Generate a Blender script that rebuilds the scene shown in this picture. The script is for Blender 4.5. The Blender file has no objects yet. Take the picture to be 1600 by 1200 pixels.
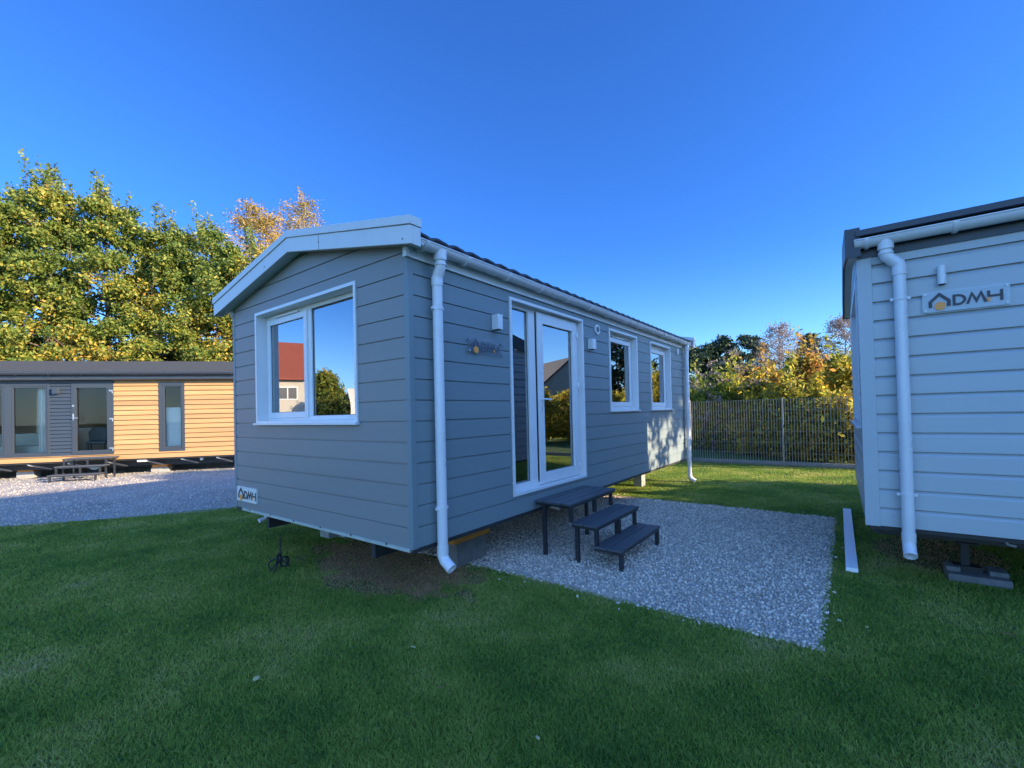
import bpy, bmesh, math, random
import numpy as np
from mathutils import Vector, Matrix
rng = np.random.default_rng(7); random.seed(7)
R = math.radians
scene = bpy.context.scene
COL = scene.collection

# ------------------------------------------------------------------ camera, world, sun
G = 1.70                                  # eye height above the lawn
AX = np.array([math.cos(.9274), math.sin(.9274), 0]); BX = np.array([-math.sin(.9274), math.cos(.9274), 0])
def cam_axes(pitch=.0140, roll=-.0239):
    cp, sp = math.cos(pitch), math.sin(pitch); c, s = math.cos(roll), math.sin(roll)
    f = np.array([0, cp, sp]); u = np.array([0, -sp, cp]); r = np.array([1., 0, 0])
    return c*r+s*u, -s*r+c*u, f
def to_ab(v): return Vector((float(v @ AX), float(v @ BX), float(v[2])))
r_, u_, f_ = [to_ab(v) for v in cam_axes()]
CAM = Vector((-2.5622, -3.0149, G))
cd = bpy.data.cameras.new('camera'); cam = bpy.data.objects.new('camera', cd); COL.objects.link(cam)
cd.sensor_width = 36; cd.lens = 699.06/1600*36; cd.shift_y = 34.45/1600; cd.clip_end = 3000; cd.clip_start = .05
cam.matrix_world = Matrix(((r_.x, u_.x, -f_.x, CAM.x), (r_.y, u_.y, -f_.y, CAM.y), (r_.z, u_.z, -f_.z, CAM.z), (0, 0, 0, 1)))
scene.camera = cam

SUN_AZ = Vector((.26, -.966, 0)).normalized(); SUN_EL = R(19.5)
w = bpy.data.worlds.new('World'); scene.world = w; w.use_nodes = True
nt = w.node_tree; bg = nt.nodes['Background']
sky = nt.nodes.new('ShaderNodeTexSky'); sky.sky_type = 'NISHITA'; sky.sun_disc = False
sky.sun_elevation = SUN_EL; sky.sun_rotation = math.atan2(SUN_AZ.x, SUN_AZ.y)
sky.air_density = 1.0; sky.dust_density = .25; sky.ozone_density = 4.5; sky.altitude = 100
tn = nt.nodes.new('ShaderNodeMix'); tn.data_type = 'RGBA'; tn.blend_type = 'MULTIPLY'; tn.inputs[0].default_value = 1
# deep blue in front; the sky behind the photographer is brightened to fill the shaded walls
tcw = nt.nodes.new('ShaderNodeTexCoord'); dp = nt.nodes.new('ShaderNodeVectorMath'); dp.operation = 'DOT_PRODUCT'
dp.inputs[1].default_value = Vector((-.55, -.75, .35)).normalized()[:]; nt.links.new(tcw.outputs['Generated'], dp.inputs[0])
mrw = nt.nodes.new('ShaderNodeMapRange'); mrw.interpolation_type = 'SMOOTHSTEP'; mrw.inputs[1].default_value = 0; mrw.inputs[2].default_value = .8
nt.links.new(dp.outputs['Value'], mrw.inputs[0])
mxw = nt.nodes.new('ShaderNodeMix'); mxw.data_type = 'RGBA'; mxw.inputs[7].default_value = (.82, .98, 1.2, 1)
sxw = nt.nodes.new('ShaderNodeSeparateXYZ'); nt.links.new(tcw.outputs['Generated'], sxw.inputs[0])
mz = nt.nodes.new('ShaderNodeMapRange'); mz.interpolation_type = 'SMOOTHSTEP'; mz.inputs[1].default_value = 0; mz.inputs[2].default_value = .34; nt.links.new(sxw.outputs[2], mz.inputs[0])
mlow = nt.nodes.new('ShaderNodeMix'); mlow.data_type = 'RGBA'; mlow.inputs[6].default_value = (.32, .44, .58, 1); mlow.inputs[7].default_value = (.135, .285, .515, 1)   # paler low down
nt.links.new(mz.outputs[0], mlow.inputs[0]); nt.links.new(mlow.outputs[2], mxw.inputs[6])
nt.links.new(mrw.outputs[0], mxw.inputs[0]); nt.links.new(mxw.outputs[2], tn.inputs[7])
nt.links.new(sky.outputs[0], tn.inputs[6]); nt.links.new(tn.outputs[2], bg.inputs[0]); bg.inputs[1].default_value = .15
sl = bpy.data.lights.new('sun', 'SUN'); sl.energy = 3.1; sl.angle = R(.53); sl.color = (1, .80, .55)
so = bpy.data.objects.new('sun', sl); COL.objects.link(so)
sd = Vector((SUN_AZ.x*math.cos(SUN_EL), SUN_AZ.y*math.cos(SUN_EL), math.sin(SUN_EL)))
so.rotation_euler = sd.to_track_quat('Z', 'Y').to_euler(); so.location = sd*60
scene.view_settings.view_transform = 'Standard'; scene.view_settings.look = 'None'
scene.view_settings.exposure = 2.1; scene.view_settings.gamma = 1

# ------------------------------------------------------------------ materials
def mat(name, col, rough=.5, metal=0., tint=None, bump=None, spec=.5, island=0., coat=0., stretch=(1, 1, 1), trans=0.):
    m = bpy.data.materials.new(name); m.use_nodes = True
    n = m.node_tree.nodes; l = m.node_tree.links; b = n['Principled BSDF']
    b.inputs['Roughness'].default_value = rough; b.inputs['Metallic'].default_value = metal
    b.inputs['Specular IOR Level'].default_value = spec; b.inputs['Coat Weight'].default_value = coat
    tc = n.new('ShaderNodeTexCoord'); mp = n.new('ShaderNodeMapping'); mp.inputs['Scale'].default_value = stretch
    l.new(tc.outputs['Object'], mp.inputs['Vector'])
    src = None
    rgb = n.new('ShaderNodeRGB'); rgb.outputs[0].default_value = (*col, 1); src = rgb.outputs[0]
    if tint:
        sc_, am = tint
        nz = n.new('ShaderNodeTexNoise'); nz.inputs['Scale'].default_value = sc_; nz.inputs['Detail'].default_value = 6
        nz.inputs['Roughness'].default_value = .65
        l.new(mp.outputs[0], nz.inputs['Vector'])
        mr = n.new('ShaderNodeMapRange'); mr.inputs[1].default_value = .3; mr.inputs[2].default_value = .7
        mr.inputs[3].default_value = 1-am; mr.inputs[4].default_value = 1+am
        l.new(nz.outputs[0], mr.inputs[0])
        hs = n.new('ShaderNodeHueSaturation'); l.new(mr.outputs[0], hs.inputs['Value']); l.new(src, hs.inputs['Color']); src = hs.outputs[0]
        rr = n.new('ShaderNodeMapRange'); rr.inputs[3].default_value = max(0, rough-.08); rr.inputs[4].default_value = min(1, rough+.1)
        l.new(nz.outputs[0], rr.inputs[0]); l.new(rr.outputs[0], b.inputs['Roughness'])
    if island:
        ge = n.new('ShaderNodeNewGeometry'); mr = n.new('ShaderNodeMapRange')
        mr.inputs[3].default_value = 1-island; mr.inputs[4].default_value = 1+island
        l.new(ge.outputs['Random Per Island'], mr.inputs[0])
        hs = n.new('ShaderNodeHueSaturation'); l.new(mr.outputs[0], hs.inputs['Value']); l.new(src, hs.inputs['Color']); src = hs.outputs[0]
    l.new(src, b.inputs['Base Color'])
    if bump:
        nz = n.new('ShaderNodeTexNoise'); nz.inputs['Scale'].default_value = bump[0]; nz.inputs['Detail'].default_value = 5
        l.new(mp.outputs[0], nz.inputs['Vector'])
        bp = n.new('ShaderNodeBump'); bp.inputs['Strength'].default_value = bump[1]; bp.inputs['Distance'].default_value = bump[2]
        l.new(nz.outputs[0], bp.inputs['Height']); l.new(bp.outputs[0], b.inputs['Normal'])
    return m
def leaf_mat(name, stops, trans=.35, scale=.35, bias=.45):
    """leaf colours vary from leaf to leaf and from clump to clump"""
    m = bpy.data.materials.new(name); m.use_nodes = True; n = m.node_tree.nodes; l = m.node_tree.links; n.remove(n['Principled BSDF'])
    ge = n.new('ShaderNodeNewGeometry'); nz = n.new('ShaderNodeTexNoise'); nz.inputs['Scale'].default_value = scale; nz.inputs['Detail'].default_value = 3
    l.new(ge.outputs['Position'], nz.inputs['Vector'])
    ma = n.new('ShaderNodeMath'); ma.operation = 'MULTIPLY_ADD'; ma.inputs[1].default_value = .62
    l.new(ge.outputs['Random Per Island'], ma.inputs[0])
    mb = n.new('ShaderNodeMapRange'); mb.inputs[1].default_value = .3; mb.inputs[2].default_value = .7; mb.inputs[3].default_value = -.12; mb.inputs[4].default_value = bias
    l.new(nz.outputs[0], mb.inputs[0]); l.new(mb.outputs[0], ma.inputs[2])
    cr = n.new('ShaderNodeValToRGB'); e = cr.color_ramp.elements
    while len(e) < len(stops): e.new(.5)
    for k, (p, c) in enumerate(stops): e[k].position = p; e[k].color = (*c, 1)
    l.new(ma.outputs[0], cr.inputs[0])
    d = n.new('ShaderNodeBsdfPrincipled'); d.inputs['Roughness'].default_value = .55; d.inputs['Specular IOR Level'].default_value = .3
    t = n.new('ShaderNodeBsdfTranslucent'); mx = n.new('ShaderNodeMixShader'); mx.inputs[0].default_value = trans
    l.new(cr.outputs[0], d.inputs['Base Color']); l.new(cr.outputs[0], t.inputs[0])
    l.new(d.outputs[0], mx.inputs[1]); l.new(t.outputs[0], mx.inputs[2]); l.new(mx.outputs[0], n['Material Output'].inputs[0])
    return m
def glass_mat(name, base=.22, tint=(.82, .88, .86), ior=1.5):
    m = bpy.data.materials.new(name); m.use_nodes = True; n = m.node_tree.nodes; l = m.node_tree.links; n.remove(n['Principled BSDF'])
    tr = n.new('ShaderNodeBsdfTransparent'); tr.inputs[0].default_value = (*tint, 1)
    gl = n.new('ShaderNodeBsdfGlossy'); gl.inputs['Roughness'].default_value = 0; gl.inputs[0].default_value = (.95, .98, 1, 1)
    fr = n.new('ShaderNodeFresnel'); fr.inputs[0].default_value = ior
    ma = n.new('ShaderNodeMath'); ma.operation = 'MULTIPLY_ADD'; ma.inputs[1].default_value = 1-base; ma.inputs[2].default_value = base
    l.new(fr.outputs[0], ma.inputs[0])
    tc = n.new('ShaderNodeTexCoord'); nz = n.new('ShaderNodeTexNoise'); nz.inputs['Scale'].default_value = 1.6; nz.inputs['Detail'].default_value = 0
    bp = n.new('ShaderNodeBump'); bp.inputs['Strength'].default_value = .02; bp.inputs['Distance'].default_value = .02
    l.new(tc.outputs['Object'], nz.inputs[0]); l.new(nz.outputs[0], bp.inputs['Height']); l.new(bp.outputs[0], gl.inputs['Normal'])
    mx = n.new('ShaderNodeMixShader'); l.new(ma.outputs[0], mx.inputs[0]); l.new(tr.outputs[0], mx.inputs[1]); l.new(gl.outputs[0], mx.inputs[2])
    l.new(mx.outputs[0], n['Material Output'].inputs[0]); return m

M = {}
M['siding_x'] = mat('grey siding', (.195, .243, .256), .48, tint=(3, .05), bump=(28, .22, .004), stretch=(.12, 1, 1.6), island=.02)
M['siding_y'] = mat('grey siding end', (.235, .240, .232), .48, tint=(3, .05), bump=(28, .22, .004), stretch=(1, .12, 1.6), island=.02)
M['pale_x'] = mat('pale grey siding', (.44, .48, .50), .42, tint=(2, .04), bump=(30, .12, .003), stretch=(.12, 1, 1.6), island=.02)
M['pale_y'] = mat('pale grey siding end', (.44, .48, .50), .42, tint=(2, .04), bump=(30, .12, .003), stretch=(1, .12, 1.6), island=.02)
M['larch'] = mat('larch boards', (.45, .25, .095), .6, tint=(2.2, .28), bump=(30, .15, .003), stretch=(.08, 1, 2.4), island=.1)
M['anthracite'] = mat('anthracite boards', (.033, .044, .058), .5, tint=(4, .06), bump=(30, .1, .003), stretch=(.2, 1, 1), island=.03)
M['white'] = mat('white upvc', (.73, .73, .73), .3, tint=(5, .03))
M['pipe'] = mat('white pipe plastic', (.72, .71, .72), .28, tint=(3, .04))
M['barge'] = mat('pale coated steel', (.62, .64, .63), .38, tint=(2.5, .04))
M['strip'] = mat('galvanised strip', (.52, .56, .50), .45, metal=.3, tint=(6, .12))
M['rooftile'] = mat('dark steel roof tile', (.028, .031, .036), .38, tint=(4, .1), spec=.5)
M['darktrim'] = mat('dark coated steel', (.035, .045, .062), .42, tint=(4, .06))
M['shingle'] = mat('bitumen shingle', (.040, .044, .046), .9, tint=(9, .22), bump=(120, .6, .004), stretch=(1, 1, 1))
M['greyframe'] = mat('grey upvc', (.036, .045, .058), .35, tint=(4, .04))
M['glass'] = glass_mat('window glass', .30)
M['glass2'] = glass_mat('clear window glass', 0., (.93, .95, .93), 1.28)
M['black'] = mat('black rubber', (.015, .015, .017), .6)
M['screw'] = mat('screw steel', (.12, .12, .13), .4, metal=.8)
M['steel'] = mat('galvanised steel', (.45, .47, .49), .4, metal=.7, tint=(8, .15))
M['handle'] = mat('white handle', (.72, .73, .74), .25)
M['interior'] = mat('interior wall', (.84, .58, .40), .8)
M['intfloor'] = mat('interior floor', (.42, .30, .19), .5, tint=(5, .2), stretch=(1, 6, 1))
M['curtain'] = mat('net curtain', (.70, .68, .63), .9, bump=(14, .5, .02), stretch=(1, 1, .05))
M['greycurtain'] = mat('grey curtain', (.20, .21, .22), .9, bump=(14, .5, .02), stretch=(1, 1, .05))
M['stepplank'] = mat('dark composite plank', (.075, .082, .092), .5, tint=(6, .12), bump=(60, .3, .003), stretch=(.2, 3, 1))
M['stepleg'] = mat('black painted steel', (.022, .024, .030), .4, tint=(10, .15))
M['concrete'] = mat('concrete block', (.33, .32, .30), .9, tint=(9, .22), bump=(60, .6, .006))
M['shadeconcrete'] = mat('shade-darkened concrete', (.15, .15, .145), .9, tint=(9, .25), bump=(60, .6, .006))  # darker base colour stands in for the deep shade under the homes
M['timber'] = mat('pine offcut', (.62, .24, .04), .7, tint=(4, .2), stretch=(1, 8, 8))
M['chassis'] = mat('painted chassis steel', (.03, .03, .032), .6, tint=(8, .2))
M['fence'] = mat('galvanised fence wire', (.36, .34, .29), .5, metal=.35, tint=(6, .15))
M['logo_dark'] = mat('dark logo print', (.045, .047, .058), .5)
M['logo_orange'] = mat('orange logo print', (.92, .34, .07), .45)
M['plate'] = mat('cream sign plate', (.72, .70, .65), .35, tint=(8, .03))
M['acrylic'] = None
def acrylic(name, col, alpha):
    m = bpy.data.materials.new(name); m.use_nodes = True; n = m.node_tree.nodes; l = m.node_tree.links; n.remove(n['Principled BSDF'])
    tr = n.new('ShaderNodeBsdfTransparent'); d = n.new('ShaderNodeBsdfPrincipled'); d.inputs['Base Color'].default_value = (*col, 1); d.inputs['Roughness'].default_value = .12
    mx = n.new('ShaderNodeMixShader'); mx.inputs[0].default_value = alpha
    l.new(tr.outputs[0], mx.inputs[1]); l.new(d.outputs[0], mx.inputs[2]); l.new(mx.outputs[0], n['Material Output'].inputs[0]); return m
M['acrylic'] = acrylic('clear acrylic', (.30, .33, .37), .12)
M['frosted'] = acrylic('frosted acrylic', (.62, .68, .72), .5)
M['bark'] = mat('brown bark', (.10, .075, .055), .9, tint=(8, .3), bump=(25, .8, .02), stretch=(1, 1, .25))
M['birchbark'] = mat('birch bark', (.42, .40, .37), .8, tint=(4, .45), stretch=(1, 1, .4))
M['twig'] = mat('thin brown twigs', (.24, .18, .145), .85)
M['sofa'] = mat('beige fabric', (.46, .42, .34), .9, bump=(80, .3, .003))
M['chairwhite'] = mat('white painted wood', (.62, .62, .60), .5)

# ------------------------------------------------------------------ mesh helpers
class MB:
    def __init__(s): s.v = []; s.f = []
    def add(s, vs, fs):
        o = len(s.v); s.v += [tuple(v) for v in vs]; s.f += [tuple(i+o for i in f) for f in fs]; return s
    def box(s, x0, x1, y0, y1, z0, z1):
        return s.add([(x0, y0, z0), (x1, y0, z0), (x1, y1, z0), (x0, y1, z0), (x0, y0, z1), (x1, y0, z1), (x1, y1, z1), (x0, y1, z1)],
                     [(0, 3, 2, 1), (4, 5, 6, 7), (0, 1, 5, 4), (1, 2, 6, 5), (2, 3, 7, 6), (3, 0, 4, 7)])
    def prism(s, pts, axis, a0, a1):
        """2D outline pts extruded along axis: 'x' -> pts are (y,z); 'y' -> (x,z); 'z' -> (x,y)"""
        def P(p, a): return {'x': (a, p[0], p[1]), 'y': (p[0], a, p[1]), 'z': (p[0], p[1], a)}[axis]
        n = len(pts); return s.add([P(p, a0) for p in pts]+[P(p, a1) for p in pts],
            [tuple(range(n))[::-1], tuple(range(n, 2*n))]+[(i, (i+1) % n, n+(i+1) % n, n+i) for i in range(n)])
    def tube(s, path, rad, seg=12, caps=True):
        path = [Vector(p) for p in path]; n = len(path)
        rads = rad if isinstance(rad, (list, tuple)) else [rad]*n
        rings = []; prev = None
        for i, p in enumerate(path):
            t = ((path[min(i+1, n-1)]-p).normalized()+(p-path[max(i-1, 0)]).normalized())
            t = t.normalized() if t.length > 1e-6 else Vector((0, 0, 1))
            if prev is None:
                a = t.orthogonal().normalized()
            else:
                a = prev-t*prev.dot(t); a = a.normalized() if a.length > 1e-6 else t.orthogonal().normalized()
            prev = a; b = t.cross(a)
            rings.append([p+(a*math.cos(2*math.pi*k/seg)+b*math.sin(2*math.pi*k/seg))*rads[i] for k in range(seg)])
        vs = [v for r in rings for v in r]
        fs = [(i*seg+k, i*seg+(k+1) % seg, (i+1)*seg+(k+1) % seg, (i+1)*seg+k) for i in range(n-1) for k in range(seg)]
        if caps: fs += [tuple(range(seg))[::-1], tuple(range((n-1)*seg, n*seg))]
        return s.add(vs, fs)
    def build(s, name, m, parent=None, bevel=0., smooth=False, segs=2):
        me = bpy.data.meshes.new(name); me.from_pydata(s.v, [], s.f); me.update()
        bm = bmesh.new(); bm.from_mesh(me); bmesh.ops.recalc_face_normals(bm, faces=bm.faces); bm.to_mesh(me); bm.free()
        me.materials.append(M[m] if isinstance(m, str) else m)
        o = bpy.data.objects.new(name, me); COL.objects.link(o)
        if parent is not None: o.parent = parent
        if smooth:
            for p in me.polygons: p.use_smooth = True
            es = o.modifiers.new('edges', 'EDGE_SPLIT'); es.split_angle = R(40)
        if bevel:
            b = o.modifiers.new('bevel', 'BEVEL'); b.width = bevel; b.segments = segs; b.limit_method = 'ANGLE'; b.angle_limit = R(40)
        return o
def raw(name, verts, faces, m, parent=None, smooth=False):
    """numpy mesh with faces all of one size"""
    me = bpy.data.meshes.new(name); verts = np.asarray(verts, np.float32); faces = np.asarray(faces, np.int32); k = faces.shape[1]
    me.vertices.add(len(verts)); me.vertices.foreach_set('co', verts.ravel())
    me.loops.add(faces.size); me.loops.foreach_set('vertex_index', faces.ravel())
    me.polygons.add(len(faces)); me.polygons.foreach_set('loop_start', np.arange(0, faces.size, k, dtype=np.int32))
    me.polygons.foreach_set('loop_total', np.full(len(faces), k, np.int32))
    if smooth: me.polygons.foreach_set('use_smooth', np.ones(len(faces), bool))
    me.update(calc_edges=True); me.materials.append(M[m] if isinstance(m, str) else m)
    o = bpy.data.objects.new(name, me); COL.objects.link(o)
    if parent is not None: o.parent = parent
    return o
def thing(name, label, cat, loc=(0, 0, 0), rz=0, group=None):
    o = bpy.data.objects.new(name, None); COL.objects.link(o); o.location = loc; o.rotation_euler = (0, 0, rz); o.empty_display_size = .2
    o['label'] = label; o['category'] = cat
    if group: o['group'] = group
    return o
def tag(o, label, cat, group=None):
    o['label'] = label; o['category'] = cat
    if group: o['group'] = group
    return o
def copy_tree(o, parent=None):
    c = o.copy(); COL.objects.link(c)
    if parent is not None: c.parent = parent
    for ch in list(o.children): copy_tree(ch, c)
    return c

def cladding(name, m, parent, P0, d, n, u0, u1, z0, z1, pitch, prof, holes=(), cut=None):
    """boards along d on the plane through P0, outward n; prof = (height share, depth) points of one board; cut = list of (point, normal) planes"""
    P0 = Vector(P0); d = Vector(d); n = Vector(n)
    us = sorted({u0, u1, *[min(max(h[0], u0), u1) for h in holes], *[min(max(h[1], u0), u1) for h in holes]})
    bm = bmesh.new(); k = 0; zb = z0
    while zb < z1-1e-4:
        pts = [(zb+a*pitch, dep) for a, dep in prof]
        def dep(z):
            for (za, da), (zc, dc) in zip(pts, pts[1:]):
                if za-1e-9 <= z <= zc+1e-9: return da if zc-za < 1e-9 else da+(dc-da)*(z-za)/(zc-za)
            return pts[-1][1]
        zs = sorted({min(p[0], z1) for p in pts} | {h[j] for h in holes for j in (2, 3) if zb < h[j] < min(zb+pitch, z1)})
        vd = {}
        def V(u, z):
            key = (round(u, 5), round(z, 5))
            if key not in vd: vd[key] = bm.verts.new(P0+d*u+n*dep(z)+Vector((0, 0, z)))
            return vd[key]
        for ua, ub in zip(us, us[1:]):
            for za, zc in zip(zs, zs[1:]):
                if zc-za < 1e-6 or ub-ua < 1e-6: continue
                uc, zm = (ua+ub)/2, (za+zc)/2
                if any(h[0] < uc < h[1] and h[2] < zm < h[3] for h in holes): continue
                bm.faces.new([V(ua, za), V(ub, za), V(ub, zc), V(ua, zc)])
        zb += pitch
    for co, no in (cut or ()):
        bmesh.ops.bisect_plane(bm, geom=bm.verts[:]+bm.edges[:]+bm.faces[:], plane_co=co, plane_no=no, clear_outer=True)
    bm.normal_update()
    for f in bm.faces:
        if f.normal.dot(n) < -.001: f.normal_flip()
    me = bpy.data.meshes.new(name); bm.to_mesh(me); bm.free(); me.materials.append(M[m])
    o = bpy.data.objects.new(name, me); COL.objects.link(o); o.parent = parent
    return o
GROOVE = [(0, 0), (.93, 0), (.935, -.013), (.992, -.013), (1, 0)]
LAP = [(0, .010), (.77, .012), (.968, -.014), (1, -.014)]
SHIP = [(0, .026), (.84, .008), (.85, -.022), (1, -.022)]

def wall_shell(parent, x0, x1, y0, y1, z0, z1, ridge, holes_front=(), holes_left=()):
    """inner lining of a cabin, four walls with openings, floor and ceiling (so that rooms are rooms behind the glass)"""
    def wall(P0, d, u0, u1, holes):
        us = sorted({u0, u1, *[h[i] for h in holes for i in (0, 1)]}); zs = sorted({z0, z1, *[h[i] for h in holes for i in (2, 3)]}); m = MB()
        for a, b in zip(us, us[1:]):
            for c, e in zip(zs, zs[1:]):
                if any(h[0] < (a+b)/2 < h[1] and h[2] < (c+e)/2 < h[3] for h in holes): continue
                p = Vector(P0); q = Vector(d)
                m.add([p+q*a+Vector((0, 0, c)), p+q*b+Vector((0, 0, c)), p+q*b+Vector((0, 0, e)), p+q*a+Vector((0, 0, e))], [(0, 1, 2, 3)])
        return m
    t = .10
    m = wall((0, y0+t, 0), (1, 0, 0), x0+t, x1-t, holes_front)
    m2 = wall((x0+t, 0, 0), (0, 1, 0), y0+t, y1-t, holes_left); m.add(m2.v, m2.f)
    m2 = wall((0, y1-t, 0), (1, 0, 0), x0+t, x1-t, ()); m.add(m2.v, m2.f)
    m2 = wall((x1-t, 0, 0), (0, 1, 0), y0+t, y1-t, ()); m.add(m2.v, m2.f)
    m.add([(x0+t, y0+t, z1), (x1-t, y0+t, z1), (x1-t, y1-t, z1), (x0+t, y1-t, z1)], [(0, 1, 2, 3)])
    m.build('inner_wall', 'interior', parent)
    MB().box(x0+.02, x1-.02, y0+.02, y1-.02, z0-.02, z0+.05).build('floor', 'intfloor', parent)

def frame_rect(mb, axis, o, a0, a1, z0, z1, wd, d0, d1, bottom=None):
    """four-sided frame of member width wd; axis 'x': lies along x at y from d0 to d1; axis 'y': along y at x from d0 to d1"""
    b = bottom if bottom is not None else wd
    def bx(p, q, zz0, zz1):
        if axis == 'x': mb.box(p, q, d0, d1, zz0, zz1)
        else: mb.box(d0, d1, p, q, zz0, zz1)
    bx(a0, a0+wd, z0, z1); bx(a1-wd, a1, z0, z1); bx(a0+wd, a1-wd, z1-wd, z1); bx(a0+wd, a1-wd, z0, z0+b)

# ------------------------------------------------------------------ logo (house outline over an orange sun, D M H)
def stroke(mb, pts, wd, t, closed=False):
    P = [Vector((p[0], p[1])) for p in pts]; n = len(P); L = []; Rr = []
    for i in range(n):
        a = P[(i-1) % n] if (i > 0 or closed) else None; c = P[(i+1) % n] if (i < n-1 or closed) else None
        d1 = (P[i]-a).normalized() if a is not None else (c-P[i]).normalized(); d2 = (c-P[i]).normalized() if c is not None else d1
        n1 = Vector((-d1.y, d1.x)); n2 = Vector((-d2.y, d2.x)); mt = (n1+n2); mt = mt/max(.35, mt.dot(n1)) if mt.length > 1e-6 else n1
        L.append(P[i]+mt*wd/2); Rr.append(P[i]-mt*wd/2)
    m = n if closed else n-1
    for i in range(m):
        j = (i+1) % n; mb.prism([L[i], Rr[i], Rr[j], L[j]], 'y', -t, 0)
def logo(parent, s, x0, z0, yf, house_w=.146, flat=1.):
    """drawn facing -y; x0,z0 = lower left, s = cap height of the letters"""
    k = s/.092; m = MB(); T = .004
    def Q(u, v): return (x0+u*k*flat, z0+v*k)
    hm = MB(); stroke(hm, [Q(.013, 0), Q(.013, .05), Q(.073, .112), Q(.133, .05), Q(.133, 0)], .024*k, T)
    o = MB(); c = Q(.077, .008); pts = [(c[0]+.037*k*flat*math.cos(a), c[1]+.037*k*math.sin(a)) for a in np.linspace(0, 2*math.pi, 25)[:-1]]
    o.prism(pts, 'y', -T-.002, 0)
    lm = MB(); wd = .0185*k
    arc = [Q(.167, .007), Q(.167, .085)]+[Q(.190+.044*math.sin(a), .046+.039*math.cos(a)) for a in np.linspace(0, math.pi, 13)]
    stroke(lm, arc, wd, T, True)
    stroke(lm, [Q(.250, 0), Q(.278, .085), Q(.306, .02), Q(.334, .085), Q(.362, 0)], wd, T)
    stroke(lm, [Q(.379, .040), Q(.379, .092)], wd, T); stroke(lm, [Q(.387, .046), Q(.447, .046)], wd, T); stroke(lm, [Q(.455, 0), Q(.455, .092)], wd, T)
    om = MB(); stroke(om, [Q(.379, 0), Q(.379, .034)], wd, T)
    for q in (hm, o, lm, om): q.v = [(v[0], v[1]+yf, v[2]) for v in q.v]
    hm.build('house_emblem', 'logo_dark', parent); o.build('orange_disc', 'logo_orange', parent); lm.build('lettering', 'logo_dark', parent)
    om.build('orange_stroke', 'logo_orange', parent)

# ------------------------------------------------------------------ shared house parts
def gutter(parent, x0, x1, yc, z_lip, rad, m, brackets, slope_drop=0.0):
    """half-round gutter running along x"""
    mb = MB(); n = 12
    ang = [math.pi+math.pi*i/n for i in range(n+1)]
    outer = [(yc+rad*math.cos(a), z_lip+rad*math.sin(a)) for a in ang]; inner = [(yc+(rad-.005)*math.cos(a), z_lip+(rad-.005)*math.sin(a)) for a in ang]
    mb.prism(outer+inner[::-1], 'x', x0, x1)
    mb.tube([(x0, yc-rad, z_lip), (x1, yc-rad, z_lip)], .008, 8)
    for xe in (x0, x1-.006): mb.prism(outer, 'x', xe-.001, xe+.007)
    g = mb.build('gutter', m, parent, smooth=True)
    for xb in brackets:
        b = MB(); o2 = [(yc+(rad+.012)*math.cos(a), z_lip+(rad+.012)*math.sin(a)) for a in ang]
        b.prism(o2+[(p[0], p[1]) for p in outer[::-1]], 'x', xb-.016, xb+.016); b.box(xb-.014, xb+.014, yc+rad, yc+rad+.02, z_lip-.07, z_lip+.004)
        b.build('gutter_bracket', m, g)
    return g
def downpipe(parent, x, yp, r, ztop, zbot, yg, zg, m, clamps, jog=0.0, out=.10):
    """outlet at (x-jog, yg, zg) on the gutter, elbows, pipe at (x, yp), shoe turned outwards"""
    mb = MB(); xo = x-jog
    mb.tube([(xo, yg, zg), (xo, yg, zg-.09)], r*1.28, 20)
    mb.tube([(xo, yg, zg-.085), (xo, yg, zg-.13), (xo+jog*.06, yg+(yp-yg)*.06, zg-.155), (xo+jog*.5, yg+(yp-yg)*.5, zg-.195), (xo+jog*.94, yg+(yp-yg)*.94, zg-.235), (x, yp, zg-.26), (x, yp, ztop-.02)], r*1.06, 20)
    mb.tube([(xo, yg, zg-.115), (xo, yg, zg-.135)], r*1.22, 20)
    mb.tube([(x, yp, ztop+.015), (x, yp, ztop-.06)], r*1.14, 20)
    mb.tube([(x, yp, ztop), (x, yp, zbot+.12)], r, 24)
    mb.tube([(x, yp, zbot+.17), (x, yp, zbot+.10)], r*1.1, 20)
    p = mb.build('downpipe', m, parent, smooth=True)
    e = MB(); path = [(x, yp, zbot+.13), (x, yp, zbot+.08), (x, yp-out*.25, zbot+.035), (x, yp-out, zbot-.02)]
    e.tube(path, r*1.05, 24, caps=False); e.tube(path[::-1], r*.93, 24, caps=False)
    n = 24
    # rim joining the outer and inner skins at the mouth
    a0 = 3*n; b0 = 4*n
    ov = e.v[a0:a0+n]; iv = e.v[b0:b0+n]
    for k in range(n):
        def near(v): return min(range(n), key=lambda q: (Vector(iv[q])-Vector(v)).length)
        e.f.append((a0+k, a0+(k+1) % n, b0+near(ov[(k+1) % n]), b0+near(ov[k])))
    e.f = [tuple(dict.fromkeys(f)) for f in e.f]
    e.build('pipe_shoe', m, p, smooth=True)
    for zc in clamps:
        c = MB(); c.tube([(x, yp, zc-.013), (x, yp, zc+.013)], r*1.13, 24)
        c.box(x-r*1.5, x+r*1.5, yp-.012, yp+.012, zc-.012, zc+.012); c.box(x-.012, x+.012, yp, -.0, zc-.012, zc+.012)
        c.build('pipe_clamp', m, p)
    return p
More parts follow.
